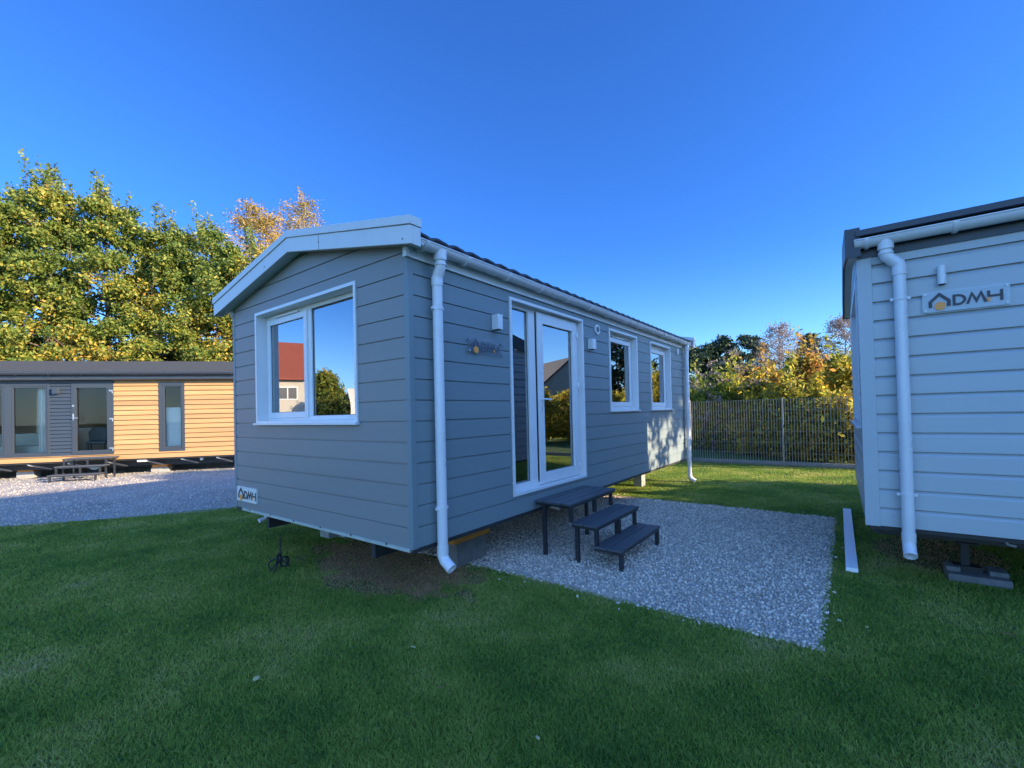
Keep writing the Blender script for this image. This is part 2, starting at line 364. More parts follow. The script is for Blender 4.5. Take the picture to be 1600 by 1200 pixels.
def wall_lamp(parent, x0, x1, dep, z0, z1, m='white', round_=False):
    mb = MB()
    if round_:
        xc = (x0+x1)/2; mb.tube([(xc, -dep/2-.01, z0), (xc, -dep/2-.01, z1)], (x1-x0)/2, 20); mb.box(xc-.02, xc+.02, -dep*.4, 0, z0+.03, z1-.03)
        o = mb.build('wall_lamp', m, parent, smooth=True)
        MB().tube([(xc, -dep/2-.01, z0-.004), (xc, -dep/2-.01, z0+.01)], (x1-x0)/2*.8, 16).build('lamp_lens', 'black', o)
    else:
        mb.box(x0, x1, -dep, -.004, z0, z1); o = mb.build('wall_lamp', m, parent, bevel=.003)
        MB().box(x0+.012, x1-.012, -dep+.012, -.02, z0-.004, z0+.004).build('lamp_lens', 'black', o)
    return o
def roof_slopes(parent, x0, x1, yc, half, z_eave, z_ridge, m, wave=.23, amp=.017, step=.35, thick=.03, name='roof', nx=None):
    """two slopes; wave > 0 gives pressed steel tiles"""
    mb = MB(); L = x1-x0; ns = 14 if wave else 8
    nx = nx or (int(L/wave*8) if wave else 2)
    for sgn in (-1, 1):
        o = len(mb.v); cols = nx+1
        for j in range(ns+1):
            t = j/ns; 
            for i in range(cols):
                x = x0+L*i/nx; y = yc+sgn*half*t; z = z_ridge+(z_eave-z_ridge)*t
                if wave:
                    ph = (x/wave) % 1; z += amp*(math.sin(2*math.pi*ph)*.7+.3*math.sin(4*math.pi*ph+.6)); z += .014*((t*half/step) % 1)
                mb.v.append((x, y, z))
        for j in range(ns):
            for i in range(nx): mb.f.append((o+j*cols+i, o+j*cols+i+1, o+(j+1)*cols+i+1, o+(j+1)*cols+i))
    ob = mb.build(name, m, parent, smooth=bool(wave))
    if not wave:
        for md in list(ob.modifiers): ob.modifiers.remove(md)
    s = ob.modifiers.new('thick', 'SOLIDIFY'); s.thickness = thick; s.offset = -1
    return ob

# ------------------------------------------------------------------ ground: lawn, gravel patch, gravel yard
PX0, PX1, PY0, PY1 = 1.18, 5.68, -2.82, 2.3           # gravel patch beside the home
def dead_mask(x, y):
    a = (x-.66-.10*(y-1.1))/.66; b = (y-1.2)/1.4
    d = a*a+b*b+.35*np.sin(3.1*x+1.7*y)*np.cos(2.3*y-x)+.30*np.sin(9*x-4*y)*np.cos(8*y+3*x)+.2*np.sin(21*x+5*y)*np.sin(17*y-6*x)
    a2 = (x-4.3)/.75; b2 = (y+3.75)/.6
    return np.minimum(d, a2*a2+b2*b2+.15)
def lawn_material():
    m = bpy.data.materials.new('lawn soil and thatch'); m.use_nodes = True; n = m.node_tree.nodes; l = m.node_tree.links; b = n['Principled BSDF']
    b.inputs['Roughness'].default_value = .95; b.inputs['Specular IOR Level'].default_value = .1
    tc = n.new('ShaderNodeTexCoord')
    nz = n.new('ShaderNodeTexNoise'); nz.inputs['Scale'].default_value = 1.1; nz.inputs['Detail'].default_value = 8; nz.inputs['Roughness'].default_value = .7
    l.new(tc.outputs['Object'], nz.inputs[0])
    cr = n.new('ShaderNodeValToRGB'); e = cr.color_ramp.elements
    e[0].position = .3; e[0].color = (.05, .10, .035, 1); e[1].position = .72; e[1].color = (.10, .17, .06, 1)
    l.new(nz.outputs[0], cr.inputs[0]); l.new(cr.outputs[0], b.inputs['Base Color'])
    n2 = n.new('ShaderNodeTexNoise'); n2.inputs['Scale'].default_value = 40; n2.inputs['Detail'].default_value = 6
    l.new(tc.outputs['Object'], n2.inputs[0]); bp = n.new('ShaderNodeBump'); bp.inputs['Strength'].default_value = .8; bp.inputs['Distance'].default_value = .03
    l.new(n2.outputs[0], bp.inputs['Height']); l.new(bp.outputs[0], b.inputs['Normal']); return m
def gravel_material(name, dark, light, scale):
    m = bpy.data.materials.new(name); m.use_nodes = True; n = m.node_tree.nodes; l = m.node_tree.links; b = n['Principled BSDF']; b.inputs['Roughness'].default_value = .9
    tc = n.new('ShaderNodeTexCoord'); vo = n.new('ShaderNodeTexVoronoi'); vo.inputs['Scale'].default_value = scale
    l.new(tc.outputs['Object'], vo.inputs['Vector'])
    sx = n.new('ShaderNodeSeparateColor'); l.new(vo.outputs['Color'], sx.inputs[0])
    nz = n.new('ShaderNodeTexNoise'); nz.inputs['Scale'].default_value = .9; nz.inputs['Detail'].default_value = 5; l.new(tc.outputs['Object'], nz.inputs[0])
    ad = n.new('ShaderNodeMath'); ad.operation = 'MULTIPLY_ADD'; ad.inputs[1].default_value = .6; l.new(sx.outputs[0], ad.inputs[0]); 
    mr = n.new('ShaderNodeMapRange'); mr.inputs[1].default_value = .3; mr.inputs[2].default_value = .7; mr.inputs[4].default_value = .4; l.new(nz.outputs[0], mr.inputs[0]); l.new(mr.outputs[0], ad.inputs[2])
    cr = n.new('ShaderNodeValToRGB'); e = cr.color_ramp.elements; e[0].position = .05; e[0].color = (*dark, 1); e[1].position = .95; e[1].color = (*light, 1)
    l.new(ad.outputs[0], cr.inputs[0]); l.new(cr.outputs[0], b.inputs['Base Color'])
    bp = n.new('ShaderNodeBump'); bp.inputs['Strength'].default_value = .9; bp.inputs['Distance'].default_value = .02; bp.invert = True
    l.new(vo.outputs['Distance'], bp.inputs['Height']); l.new(bp.outputs[0], b.inputs['Normal']); return m
M['lawn'] = lawn_material()
M['gravel'] = gravel_material('pale gravel bed', (.24, .215, .19), (.62, .56, .50), 55)
M['yardgravel'] = gravel_material('yard gravel', (.20, .19, .18), (.48, .45, .42), 38)
lawn = MB().add([(-600, -600, 0), (600, -600, 0), (600, 600, 0), (-600, 600, 0)], [(0, 1, 2, 3)]).build('lawn', 'lawn'); lawn['kind'] = 'structure'
def ragged(poly, step, amp):
    out = []
    for a, b in zip(poly, poly[1:]+poly[:1]):
        a = Vector(a); b = Vector(b); L = (b-a).length; n = max(1, int(L/step)); nn = Vector((-(b-a).y, (b-a).x)).normalized()
        for i in range(n):
            p = a+(b-a)*(i/n); p = p+nn*(amp*(random.random()-.5)*2+amp*1.2*math.sin(p.x*2.3+p.y*3.1)); out.append((p.x, p.y))
    return out
gp = ragged([(PX0, PY0), (PX1, PY0), (PX1, PY1), (PX0, PY1)], .06, .018)
mb = MB(); mb.v = [(x, y, .006) for x, y in gp]; mb.f = [tuple(range(len(gp)))]
o = mb.build('gravel_patch', 'gravel'); o['kind'] = 'structure'
YP = [(-30, 28), (-6.0, 11.55), (-1.73, 8.25), (-1.337, 7.85), (-.904, 7.64), (-.473, 7.28), (.055, 6.87), (.541, 6.55), (1.104, 6.40), (9, 6.2), (16, 6.4), (16, 30), (0, 42), (-30, 52)]
yp = ragged(YP, .25, .03); mb = MB(); mb.v = [(x, y, .005) for x, y in yp]; mb.f = [tuple(range(len(yp)))]
o = mb.build('gravel_yard', 'yardgravel'); o['kind'] = 'structure'

M['soil'] = mat('bare brown soil', (.30, .175, .085), .95, tint=(5, .35), bump=(30, .9, .03))
bs = [(.66+.55*math.cos(a)*(1+.16*math.sin(5*a)+.07*math.sin(11*a)), 1.2+1.15*math.sin(a)*(1+.12*math.cos(4*a+1)+.06*math.cos(9*a))) for a in np.linspace(0, 2*math.pi, 61)[:-1]]
bs = [(min(x, PX0-.03) if -2.8 < y else x, y) for x, y in bs]
mb = MB(); mb.v = [(x, y, .0035) for x, y in bs]; mb.f = [tuple(range(len(bs)))]; o = mb.build('bare_soil', 'soil'); o['kind'] = 'structure'
# loose stones
def stones(name, xy, smin, smax, m, zoff=.0):
    n = len(xy); base = np.array([(1, 0, 0), (-1, 0, 0), (0, 1, 0), (0, -1, 0), (0, 0, 1), (0, 0, -1)], float)
    f = np.array([(0, 2, 4), (2, 1, 4), (1, 3, 4), (3, 0, 4), (2, 0, 5), (1, 2, 5), (3, 1, 5), (0, 3, 5)])
    v = base[None]*(1+.45*(rng.random((n, 6, 1))-.5))+.28*(rng.random((n, 6, 3))-.5)
    q = rng.normal(size=(n, 4)); q /= np.linalg.norm(q, axis=1, keepdims=True); w_, x, y, z = q.T
    Rm = np.stack([1-2*(y*y+z*z), 2*(x*y-z*w_), 2*(x*z+y*w_), 2*(x*y+z*w_), 1-2*(x*x+z*z), 2*(y*z-x*w_), 2*(x*z-y*w_), 2*(y*z+x*w_), 1-2*(x*x+y*y)], 1).reshape(n, 3, 3)
    s = smin+(smax-smin)*rng.random((n, 1, 1))**3.4
    v = np.einsum('nij,nkj->nki', Rm, v*np.array([1.15, .9, .7]))*s
    v[:, :, 0] += xy[:, 0:1]; v[:, :, 1] += xy[:, 1:2]; v[:, :, 2] += zoff+s[:, :, 0]*.45
    o = raw(name, v.reshape(-1, 3), (f[None]+6*np.arange(n)[:, None, None]).reshape(-1, 3), m); o['kind'] = 'stuff'; return o
M['stone'] = mat('pale limestone chips', (.63, .53, .43), .85, island=.42)
M['yardstone'] = mat('yard stone chips', (.47, .41, .33), .85, island=.45)
NS = 90000
xy = np.stack([PX0-.02+(PX1-PX0+.04)*rng.random(NS), PY0-.02+(PY1-PY0+.04)*rng.random(NS)], 1)
ex = []                                                     # a few stones kicked out on the grass
for k in range(260):
    s_ = random.random(); d_ = abs(random.gauss(0, .10))
    e_ = random.choice('lllfr'); ex.append((PX0-d_, PY0+(PY1-PY0)*s_) if e_ == 'l' else ((PX0+(PX1-PX0)*s_, PY0-d_) if e_ == 'f' else (PX1+d_, PY0+(PY1-PY0)*s_)))
stones('gravel_stones', np.concatenate([xy, np.array(ex)]), .0055, .021, 'stone', .004)
ys = []
while len(ys) < 26000:
    p = rng.random((8000, 2))*np.array([9, 12])+np.array([-4.5, 6.3])
    edge = np.interp(p[:, 0], [-6, -1.73, -.47, 1.1, 9], [11.55, 8.25, 7.28, 6.45, 6.25])
    keep = (p[:, 1] > edge) & (rng.random(8000) < np.clip(2.6/(1+(p[:, 1]-edge)), 0, 1)); ys += list(p[keep])
stones('yard_stones', np.array(ys[:26000]), .008, .022, 'yardstone', .003)

# grass blades
def blade_material():
    m = bpy.data.materials.new('grass blades'); m.use_nodes = True; n = m.node_tree.nodes; l = m.node_tree.links; n.remove(n['Principled BSDF'])
    ge = n.new('ShaderNodeNewGeometry'); at = n.new('ShaderNodeAttribute'); at.attribute_name = 'dry'
    nz = n.new('ShaderNodeTexNoise'); nz.inputs['Scale'].default_value = 1.05; nz.inputs['Detail'].default_value = 6; nz.inputs['Roughness'].default_value = .62; l.new(ge.outputs['Position'], nz.inputs[0])
    ma = n.new('ShaderNodeMath'); ma.operation = 'MULTIPLY_ADD'; ma.inputs[1].default_value = .42; l.new(ge.outputs['Random Per Island'], ma.inputs[0])
    mr = n.new('ShaderNodeMapRange'); mr.inputs[1].default_value = .3; mr.inputs[2].default_value = .7; mr.inputs[3].default_value = -.12; mr.inputs[4].default_value = .70; l.new(nz.outputs[0], mr.inputs[0]); l.new(mr.outputs[0], ma.inputs[2])
    cr = n.new('ShaderNodeValToRGB'); e = cr.color_ramp.elements
    for _ in range(3): e.new(.5)
    for k, (p, c) in enumerate([(0, (.10, .20, .035)), (.30, (.19, .31, .048)), (.58, (.32, .41, .07)), (.82, (.47, .48, .13)), (1, (.60, .50, .24))]): e[k].position = p; e[k].color = (*c, 1)
    l.new(ma.outputs[0], cr.inputs[0])
    dr = n.new('ShaderNodeValToRGB'); e = dr.color_ramp.elements; e[0].color = (.34, .205, .09, 1); e[1].color = (.74, .48, .24, 1); l.new(ge.outputs['Random Per Island'], dr.inputs[0])
    mx = n.new('ShaderNodeMix'); mx.data_type = 'RGBA'; l.new(at.outputs['Fac'], mx.inputs[0]); l.new(cr.outputs[0], mx.inputs[6]); l.new(dr.outputs[0], mx.inputs[7])
    d = n.new('ShaderNodeBsdfPrincipled'); d.inputs['Roughness'].default_value = .6; d.inputs['Specular IOR Level'].default_value = .25
    t = n.new('ShaderNodeBsdfTranslucent'); ms = n.new('ShaderNodeMixShader'); ms.inputs[0].default_value = .42
    l.new(mx.outputs[2], d.inputs['Base Color']); l.new(mx.outputs[2], t.inputs[0]); l.new(d.outputs[0], ms.inputs[1]); l.new(t.outputs[0], ms.inputs[2]); l.new(ms.outputs[0], n['Material Output'].inputs[0]); return m
M['blade'] = blade_material()
def grass():
    D0 = 34000.; pts = []
    edge_x = [-30, -6, -1.73, -.47, 1.1, 9, 14]; edge_y = [28, 11.55, 8.25, 7.28, 6.45, 6.25, 6.4]
    for _ in range(400):
        p = np.stack([-4.2+17.2*rng.random(60000), -7.5+18*rng.random(60000)], 1)
        d = np.hypot(p[:, 0]-CAM.x, p[:, 1]-CAM.y)
        ang = np.degrees(np.arctan2(p[:, 1]-CAM.y, p[:, 0]-CAM.x))
        k = (d > 1.4) & (d < 17) & (ang > -22) & (ang < 96)
        k &= rng.random(60000) < np.clip((2.4/d)**1.55, 0, 1)
        k &= ~((p[:, 0] > PX0+.015) & (p[:, 0] < PX1-.015) & (p[:, 1] > PY0+.015) & (p[:, 1] < PY1-.015))
        k &= p[:, 1] < np.interp(p[:, 0], edge_x, edge_y)+.03
        k &= ~((p[:, 0] > 2.2) & (p[:, 1] > 2.2) & (p[:, 1] < 6))                  # bare under the home
        dm = dead_mask(p[:, 0], p[:, 1]); k &= ~((dm < 1) & (rng.random(60000) < .35))
        pts.append(p[k])
        if sum(map(len, pts)) > 860000: break
    p = np.concatenate(pts); n = len(p); d = np.hypot(p[:, 0]-CAM.x, p[:, 1]-CAM.y)
    dm = dead_mask(p[:, 0], p[:, 1]); dry = np.clip((1.12-dm)/.35, 0, 1)*(rng.random(n) < .93)
    dry = np.maximum(dry, (rng.random(n) < .03)*.8)
    cl = .5+.5*np.sin(p[:, 0]*1.9+np.sin(p[:, 1]*2.7))*np.cos(p[:, 1]*2.2+p[:, 0])
    h = (.011+.016*rng.random(n))*(1+.5*cl*rng.random(n))*(1-.35*np.clip(dry, 0, 1)); wd = (.0009+.0009*rng.random(n))*(1+d/4.2)
    a = rng.random(n)*2*np.pi; lean = (.3+1.1*rng.random(n))*h; la = a+rng.normal(0, .6, n)
    sx, sy = np.cos(a+np.pi/2)*wd, np.sin(a+np.pi/2)*wd; lx, ly = np.cos(la)*lean, np.sin(la)*lean
    v = np.empty((n, 5, 3)); x, y = p.T
    v[:, 0] = np.stack([x-sx, y-sy, np.zeros(n)], 1); v[:, 1] = np.stack([x+sx, y+sy, np.zeros(n)], 1)
    v[:, 2] = np.stack([x+sx*.8+lx*.35, y+sy*.8+ly*.35, h*.6], 1); v[:, 3] = np.stack([x-sx*.8+lx*.35, y-sy*.8+ly*.35, h*.6], 1)
    v[:, 4] = np.stack([x+lx, y+ly, h], 1)
    f = np.array([(0, 1, 2), (0, 2, 3), (3, 2, 4)])
    o = raw('grass', v.reshape(-1, 3), (f[None]+5*np.arange(n)[:, None, None]).reshape(-1, 3), 'blade'); o['kind'] = 'stuff'
    at = o.data.attributes.new('dry', 'FLOAT', 'POINT'); at.data.foreach_set('value', np.repeat(dry, 5).astype(np.float32))
grass()

# ------------------------------------------------------------------ the grey mobile home
ZB, ZF, L1, W1 = .541, 3.065, 8.158, 3.5535
home = thing('mobile_home', 'slate grey mobile home with white windows, white gutter and a glazed door above dark steps', 'mobile home')
DOOR = (1.4426, 3.185, .754, 3.004); WA = (4.0625, 5.2473, 1.68, 3.008); WB = (5.9177, 7.1276, 1.68, 3.008); FW = (.7565, 2.8876, 1.63, 3.009)
def inset(h, t=.03): return (h[0]+t, h[1]-t, h[2]+t, h[3]-t)
GZ = 3.49; SL = (3.49-3.09)/(1.777+.22)
ridge_y = W1/2
cutf = lambda x: [((x, ridge_y, GZ+.05), Vector((0, -SL, 1)).normalized()), ((x, ridge_y, GZ+.05), Vector((0, SL, 1)).normalized())]
pitch = .1845
cladding('wall_cladding', 'siding_x', home, (0, 0, 0), (1, 0, 0), (0, -1, 0), .045, L1-.045, ZB, ZF+.1, pitch, GROOVE, [inset(DOOR), inset(WA), inset(WB)])
cladding('wall_cladding', 'siding_y', home, (0, 0, 0), (0, 1, 0), (-1, 0, 0), .045, W1-.045, ZB, 3.7, pitch, GROOVE, [inset(FW)], cutf(0))
cladding('wall_cladding', 'siding_x', home, (0, W1, 0), (1, 0, 0), (0, 1, 0), .045, L1-.045, ZB, ZF+.1, pitch, GROOVE)
cladding('wall_cladding', 'siding_y', home, (L1, 0, 0), (0, 1, 0), (1, 0, 0), .045, W1-.045, ZB, 3.7, pitch, GROOVE, (), cutf(L1))
wall_shell(home, 0, L1, 0, W1, ZB+.05, 3.02, 3.4, [inset(DOOR), inset(WA), inset(WB)], [inset(FW)])
for cx, cy, sx, sy in ((0, 0, 1, 1), (0, W1, 1, -1), (L1, 0, -1, 1), (L1, W1, -1, -1)):
    b = MB(); t = .006; q = .055
    b.prism([(cx-sx*t, cy-sy*t), (cx+sx*q, cy-sy*t), (cx+sx*q, cy+sy*.004), (cx+sx*.004, cy+sy*.004), (cx+sx*.004, cy+sy*q), (cx-sx*t, cy+sy*q)], 'z', ZB-.004, ZF+.02)
    b.build('corner_trim', 'siding_x', home, bevel=.003)
# roof
roof = roof_slopes(home, -.13, L1+.13, ridge_y, ridge_y+.105, 3.232, 3.615, 'rooftile')
MB().tube([(-.12, ridge_y, 3.61), (L1+.12, ridge_y, 3.61)], .07, 12).build('ridge_cap', 'rooftile', roof, smooth=True)
def barge(x, sgn, parent, m, y0, y1, yc, dz=0., zr=0.):
    b = MB(); xa, xb = x, x+sgn*.025
    b.prism([(y0, 3.09+dz), (y0, 3.245+dz), (yc, 3.640+dz+zr), (y1, 3.245+dz), (y1, 3.09+dz), (yc, 3.49+dz+zr)], 'x', xa, xb)
    for ya, yb in ((y0, y0+.012), (y1-.012, y1)): b.box(min(xb, xb+sgn*.085), max(xb, xb+sgn*.085), ya, yb, 3.09+dz, 3.245+dz)
    o = b.build('bargeboard', m, parent, bevel=.003)
    c = MB(); xo = x-sgn*.012
    c.prism([(y0-.008, 3.248+dz), (y0-.008, 3.322+dz), (yc, 3.717+dz+zr), (y1+.008, 3.322+dz), (y1+.008, 3.248+dz), (yc, 3.643+dz+zr)], 'x', xo, xo+sgn*.13)
    c.build('ridge_capping', m, o, bevel=.003)
    s = MB(); zz = .025; xs0, xs1 = sorted((xb+sgn*.001, x+sgn*.152))
    s.prism([(y0+.013, 3.095+dz+zz), (yc, 3.495+dz+zr+zz), (y1-.013, 3.095+dz+zz), (y1-.013, 3.11+dz+zz), (yc, 3.51+dz+zr+zz), (y0+.013, 3.11+dz+zz)], 'x', xs0, xs1)
    s.build('soffit', m, o)
    return o
bo = barge(-.15, 1, home, 'barge', -.22, W1+.22, ridge_y)
for yy, zz in ((-.12, 3.15), (1.15, 3.44), (1.15, 3.555), (2.3, 3.44), (1.777, 3.68)):
    MB().tube([(-.156, yy, zz), (-.149, yy, zz)], .006, 8).build('screw', 'screw', bo)
MB().box(-.1515, -.149, 1.148, 1.152, 3.366, 3.516).build('board_joint', 'greyframe', bo)
barge(L1+.15, -1, home, 'barge', -.22, W1+.22, ridge_y)
for y0, y1 in ((-.024, -.006), (W1+.006, W1+.024)):
    MB().box(-.02, L1+.1, y0, y1, ZF, 3.222).build('fascia', 'white', home)
MB().box(-.055, -.02, -.05, -.002, ZF-.01, 3.14).build('fascia_end', 'barge', home)
gutter(home, -.06, L1+.05, -.10, 3.195, .062, 'pipe', [.09, .62, 1.28, 1.92, 2.56, 3.2, 3.84, 4.48, 5.12, 5.76, 6.4, 7.04, 7.7])
gutter(home, -.06, L1+.05, W1+.092, 3.195, .062, 'pipe', [])
downpipe(home, .282, -.066, .0465, 2.92, .345, -.112, 3.17, 'pipe', [2.655, .855], 0., .11)
downpipe(home, 8.06, -.085, .046, 2.93, .06, -.092, 3.17, 'pipe', [2.6, 1.0], 0., .12)

def pane(parent, x0, x1, y, z0, z1, axis='x', m='glass'):
    mb_ = MB()
    if axis == 'x': mb_.box(x0, x1, y, y+.006, z0, z1)
    else: mb_.box(y, y+.006, x0, x1, z0, z1)
    mb_.build('pane', m, parent)
    s = MB(); frame_rect(s, axis, 0, x0-.002, x1+.002, z0-.002, z1+.002, .007, y-.004, y-.0005); s.build('seal', 'black', parent)
def small_window(h):
    x0, x1, z0, z1 = h; t = MB(); frame_rect(t, 'x', 0, x0, x1, z0, z1, .035, -.016, .112)
    w_ = t.build('window', 'white', home, bevel=.002)
    MB().box(x0-.012, x1+.012, -.045, -.001, z0-.012, z0+.012).build('sill', 'white', w_, bevel=.003)
    f = MB(); frame_rect(f, 'x', 0, x0+.035, x1-.035, z0+.035, z1-.035, .05, .100, .17); f.build('frame', 'white', w_, bevel=.003)
    s = MB(); frame_rect(s, 'x', 0, x0+.078, x1-.078, z0+.075, z1-.105, .075, .082, .15); sa = s.build('sash', 'white', w_, bevel=.004)
    v = MB().box(x0+.35, x1-.35, .074, .099, z1-.098, z1-.072).build('trickle_vent', 'white', w_, bevel=.004)
    pane(w_, x0+.150, x1-.150, .105, z0+.147, z1-.177)
    return w_
for h in (WA, WB):
    w_ = small_window(h)
    c = MB(); n = 26
    for k in range(n): pass
    xs = np.linspace(h[1]-.42, h[1]-.10, 24); ys_ = .21+.02*np.sin(np.arange(24)*1.9)
    c.v = [(x, y, z) for z in (h[2]+.02, h[3]-.02) for x, y in zip(xs, ys_)]; c.f = [(k, k+1, 24+k+1, 24+k) for k in range(23)]
    c.build('curtain', 'greycurtain', w_)
# front window on the gable
y0, y1, z0, z1 = FW
t = MB(); frame_rect(t, 'y', 0, y0, y1, z0, z1, .035, -.016, .130); fw = t.build('window', 'white', home, bevel=.002)
MB().box(-.048, -.001, y0-.014, y1+.014, z0-.014, z0+.012).build('sill', 'white', fw, bevel=.003)
f = MB(); frame_rect(f, 'y', 0, y0+.035, y1-.035, z0+.035, z1-.035, .05, .118, .19); f.box(.119, .19, 1.80, 1.875, z0+.085, z1-.085); f.build('frame', 'white', fw, bevel=.003)
s = MB(); frame_rect(s, 'y', 0, 1.868, 2.81, z0+.068, z1-.092, .068, .100, .17); s.build('sash', 'white', fw, bevel=.004)
MB().box(.092, .117, 2.05, 2.62, z1-.086, z1-.060).build('trickle_vent', 'white', fw, bevel=.004)
pane(fw, 1.934, 2.744, .122, z0+.135, z1-.160, 'y'); pane(fw, .842, 1.80, .14, z0+.085, z1-.086, 'y')
c = MB(); ys_ = np.linspace(2.55, 2.84, 20); xs = .235+.02*np.sin(np.arange(20)*2.)
c.v = [(x, y, z) for z in (z0, z1) for x, y in zip(xs, ys_)]; c.f = [(k, k+1, 20+k+1, 20+k) for k in range(19)]; c.build('curtain', 'greycurtain', fw)
# door with side light
x0, x1, z0, z1 = DOOR
t = MB(); frame_rect(t, 'x', 0, x0, x1, z0, z1, .035, -.016, .08); dr = t.build('door', 'white', home, bevel=.002)
f = MB(); frame_rect(f, 'x', 0, x0+.035, x1-.035, z0+.035, z1-.035, .05, .070, .15, bottom=.075); f.box(1.925, 2.06, .071, .15, z0+.11, z1-.085); f.build('frame', 'white', dr, bevel=.003)
MB().box(2.062, 2.074, .060, .14, z0+.08, z1-.06).build('door_seal', 'black', dr)
s = MB(); xl0, xl1, zl0, zl1 = 2.078, 3.105, .800, 2.945
frame_rect(s, 'x', 0, xl0, xl1, zl0, zl1, .132, .048, .118); s.build('door_leaf', 'white', dr, bevel=.004)
pane(dr, 2.210, 2.973, .085, zl0+.131, zl1-.131); pane(dr, x0+.085, 1.926, .105, z0+.110, z1-.085)
for zc in (2.775, 2.06, .93):
    b = MB().box(3.062, 3.100, .036, .0475, zc-.028, zc+.028); b.tube([(3.110, .04, zc-.06), (3.110, .04, zc+.045)], .013, 10); b.build('hinge', 'handle', dr)
b = MB().box(2.118, 2.152, .036, .0475, 1.69, 1.93); b.tube([(2.135, .04, 1.855), (2.135, -.01, 1.855), (2.15, -.02, 1.855), (2.265, -.022, 1.85)], .0105, 10); b.build('handle', 'handle', dr, smooth=True)
MB().tube([(2.135, .037, 1.74), (2.135, .030, 1.74)], .010, 12).build('key_cylinder', 'steel', dr)
MB().box(2.12, 2.15, .036, .0475, 2.19, 2.27).build('night_latch', 'handle', dr, bevel=.003)
# lamps, vent, sensor
wall_lamp(home, 1.128, 1.205, .095, 2.585, 2.745); wall_lamp(home, 3.335, 3.445, .085, 2.595, 2.745)
v = MB(); v.tube([(3.645, -.02, 2.925), (3.645, -.0, 2.925)], .075, 24); vo = v.build('round_vent', 'white', home, smooth=True)
MB().tube([(3.645, -.024, 2.925), (3.645, -.0205, 2.925)], .045, 20).build('vent_grille', 'greyframe', vo)
MB().box(7.565, 7.625, -.045, -.001, 2.90, 3.02).build('alarm_sensor', 'white', home, bevel=.006)
# bottom strip, floor, chassis
st = MB().box(-.014, .02, .035, 3.33, .512, .5405).build('base_strip', 'strip', home)
for yy in np.linspace(.35, 3.1, 6): MB().tube([(-.019, yy, .5395), (-.0135, yy, .5395)], .009, 8).build('screw', 'black', st)
MB().box(.01, L1-.01, .01, W1-.01, .5, .545).build('floor_deck', 'chassis', home)
ch = MB()
for yy in (.62, 2.75): ch.box(.06, L1-.1, yy, yy+.06, .34, .498)
for xx in np.arange(.5, L1, 1.1): ch.box(xx, xx+.05, .685, 2.745, .38, .495)
ch.build('chassis', 'chassis', home)
MB().box(.08, .26, 1.45, 1.62, .40, .497).build('drawbar_plate', 'steel', home)
MB().tube([(.14, 3.0, .50), (.14, 3.0, .42), (.05, 3.0, .40)], .03, 12).build('waste_pipe', 'pipe', home, smooth=True)
MB().tube([(3.4, .9, .49), (3.4, .9, .25), (3.4, .6, .2)], .035, 12).build('waste_pipe', 'pipe', home, smooth=True)
# furniture seen dimly through the door
def dining_chair(x, y, rz, label):
    t = thing('dining_chair', label, 'chair', (x, y, ZB+.05), rz, 'chairs inside the grey home')
    MB().box(-.2, .2, -.2, .2, .43, .46).build('seat', 'chairwhite', t, bevel=.006)
    for sx in (-1, 1):
        MB().box(sx*.18-.018, sx*.18+.018, -.198, -.162, 0, .43).build('leg', 'chairwhite', t); MB().box(sx*.18-.018, sx*.18+.018, .162, .198, 0, .43).build('leg', 'chairwhite', t)
    b = MB()
    for sx in (-1, 1): b.box(sx*.18-.018, sx*.18+.018, .165, .195, .461, .95)
    for zz in (.58, .72, .86): b.box(-.162, .162, .172, .188, zz, zz+.06)
    b.build('backrest', 'chairwhite', t)
dining_chair(4.1, 1.15, R(200), 'white slatted chair seen nearest through the glazed door of the grey home')
tb = thing('dining_table', 'white table standing inside the grey home behind the glazed door', 'table', (4.5, 1.75, ZB+.05))
MB().box(-.55, .55, -.35, .35, .72, .75).build('tabletop', 'chairwhite', tb, bevel=.004)
for sx in (-1, 1):
    for sy in (-1, 1): MB().box(sx*.5-.03, sx*.5+.03, sy*.3-.03, sy*.3+.03, 0, .72).build('leg', 'chairwhite', tb)

# signs on the grey home
s = thing('sign_plate', 'clear sign plate with house emblem and DMH on the slate grey wall beside the door', 'sign', (.705, -.001, 2.305))
MB().box(0, .59, -.030, -.025, 0, .158).build('acrylic_panel', 'acrylic', s, bevel=.001)
for xx in (.035, .555):
    for zz in (.022, .136): MB().tube([(xx, 0, zz), (xx, -.038, zz)], .010, 12).build('standoff', 'steel', s)
M['logo_faint'] = mat('smoke grey print', (.085, .105, .135), .3)
logo(s, .088, .055, .028, -.0305)
for c_ in s.children:
    if c_.name.startswith(('lettering', 'house_emblem')): c_.data.materials[0] = M['logo_faint']
s = thing('sign_plate', 'small cream plate with dark DMH logo low on the grey gable wall', 'sign', (-.001, 3.452, .632), R(-90))
MB().box(0, .548, -.022, 0, 0, .187).build('panel', 'plate', s, bevel=.002)
logo(s, .100, .045, .038, -.0225)

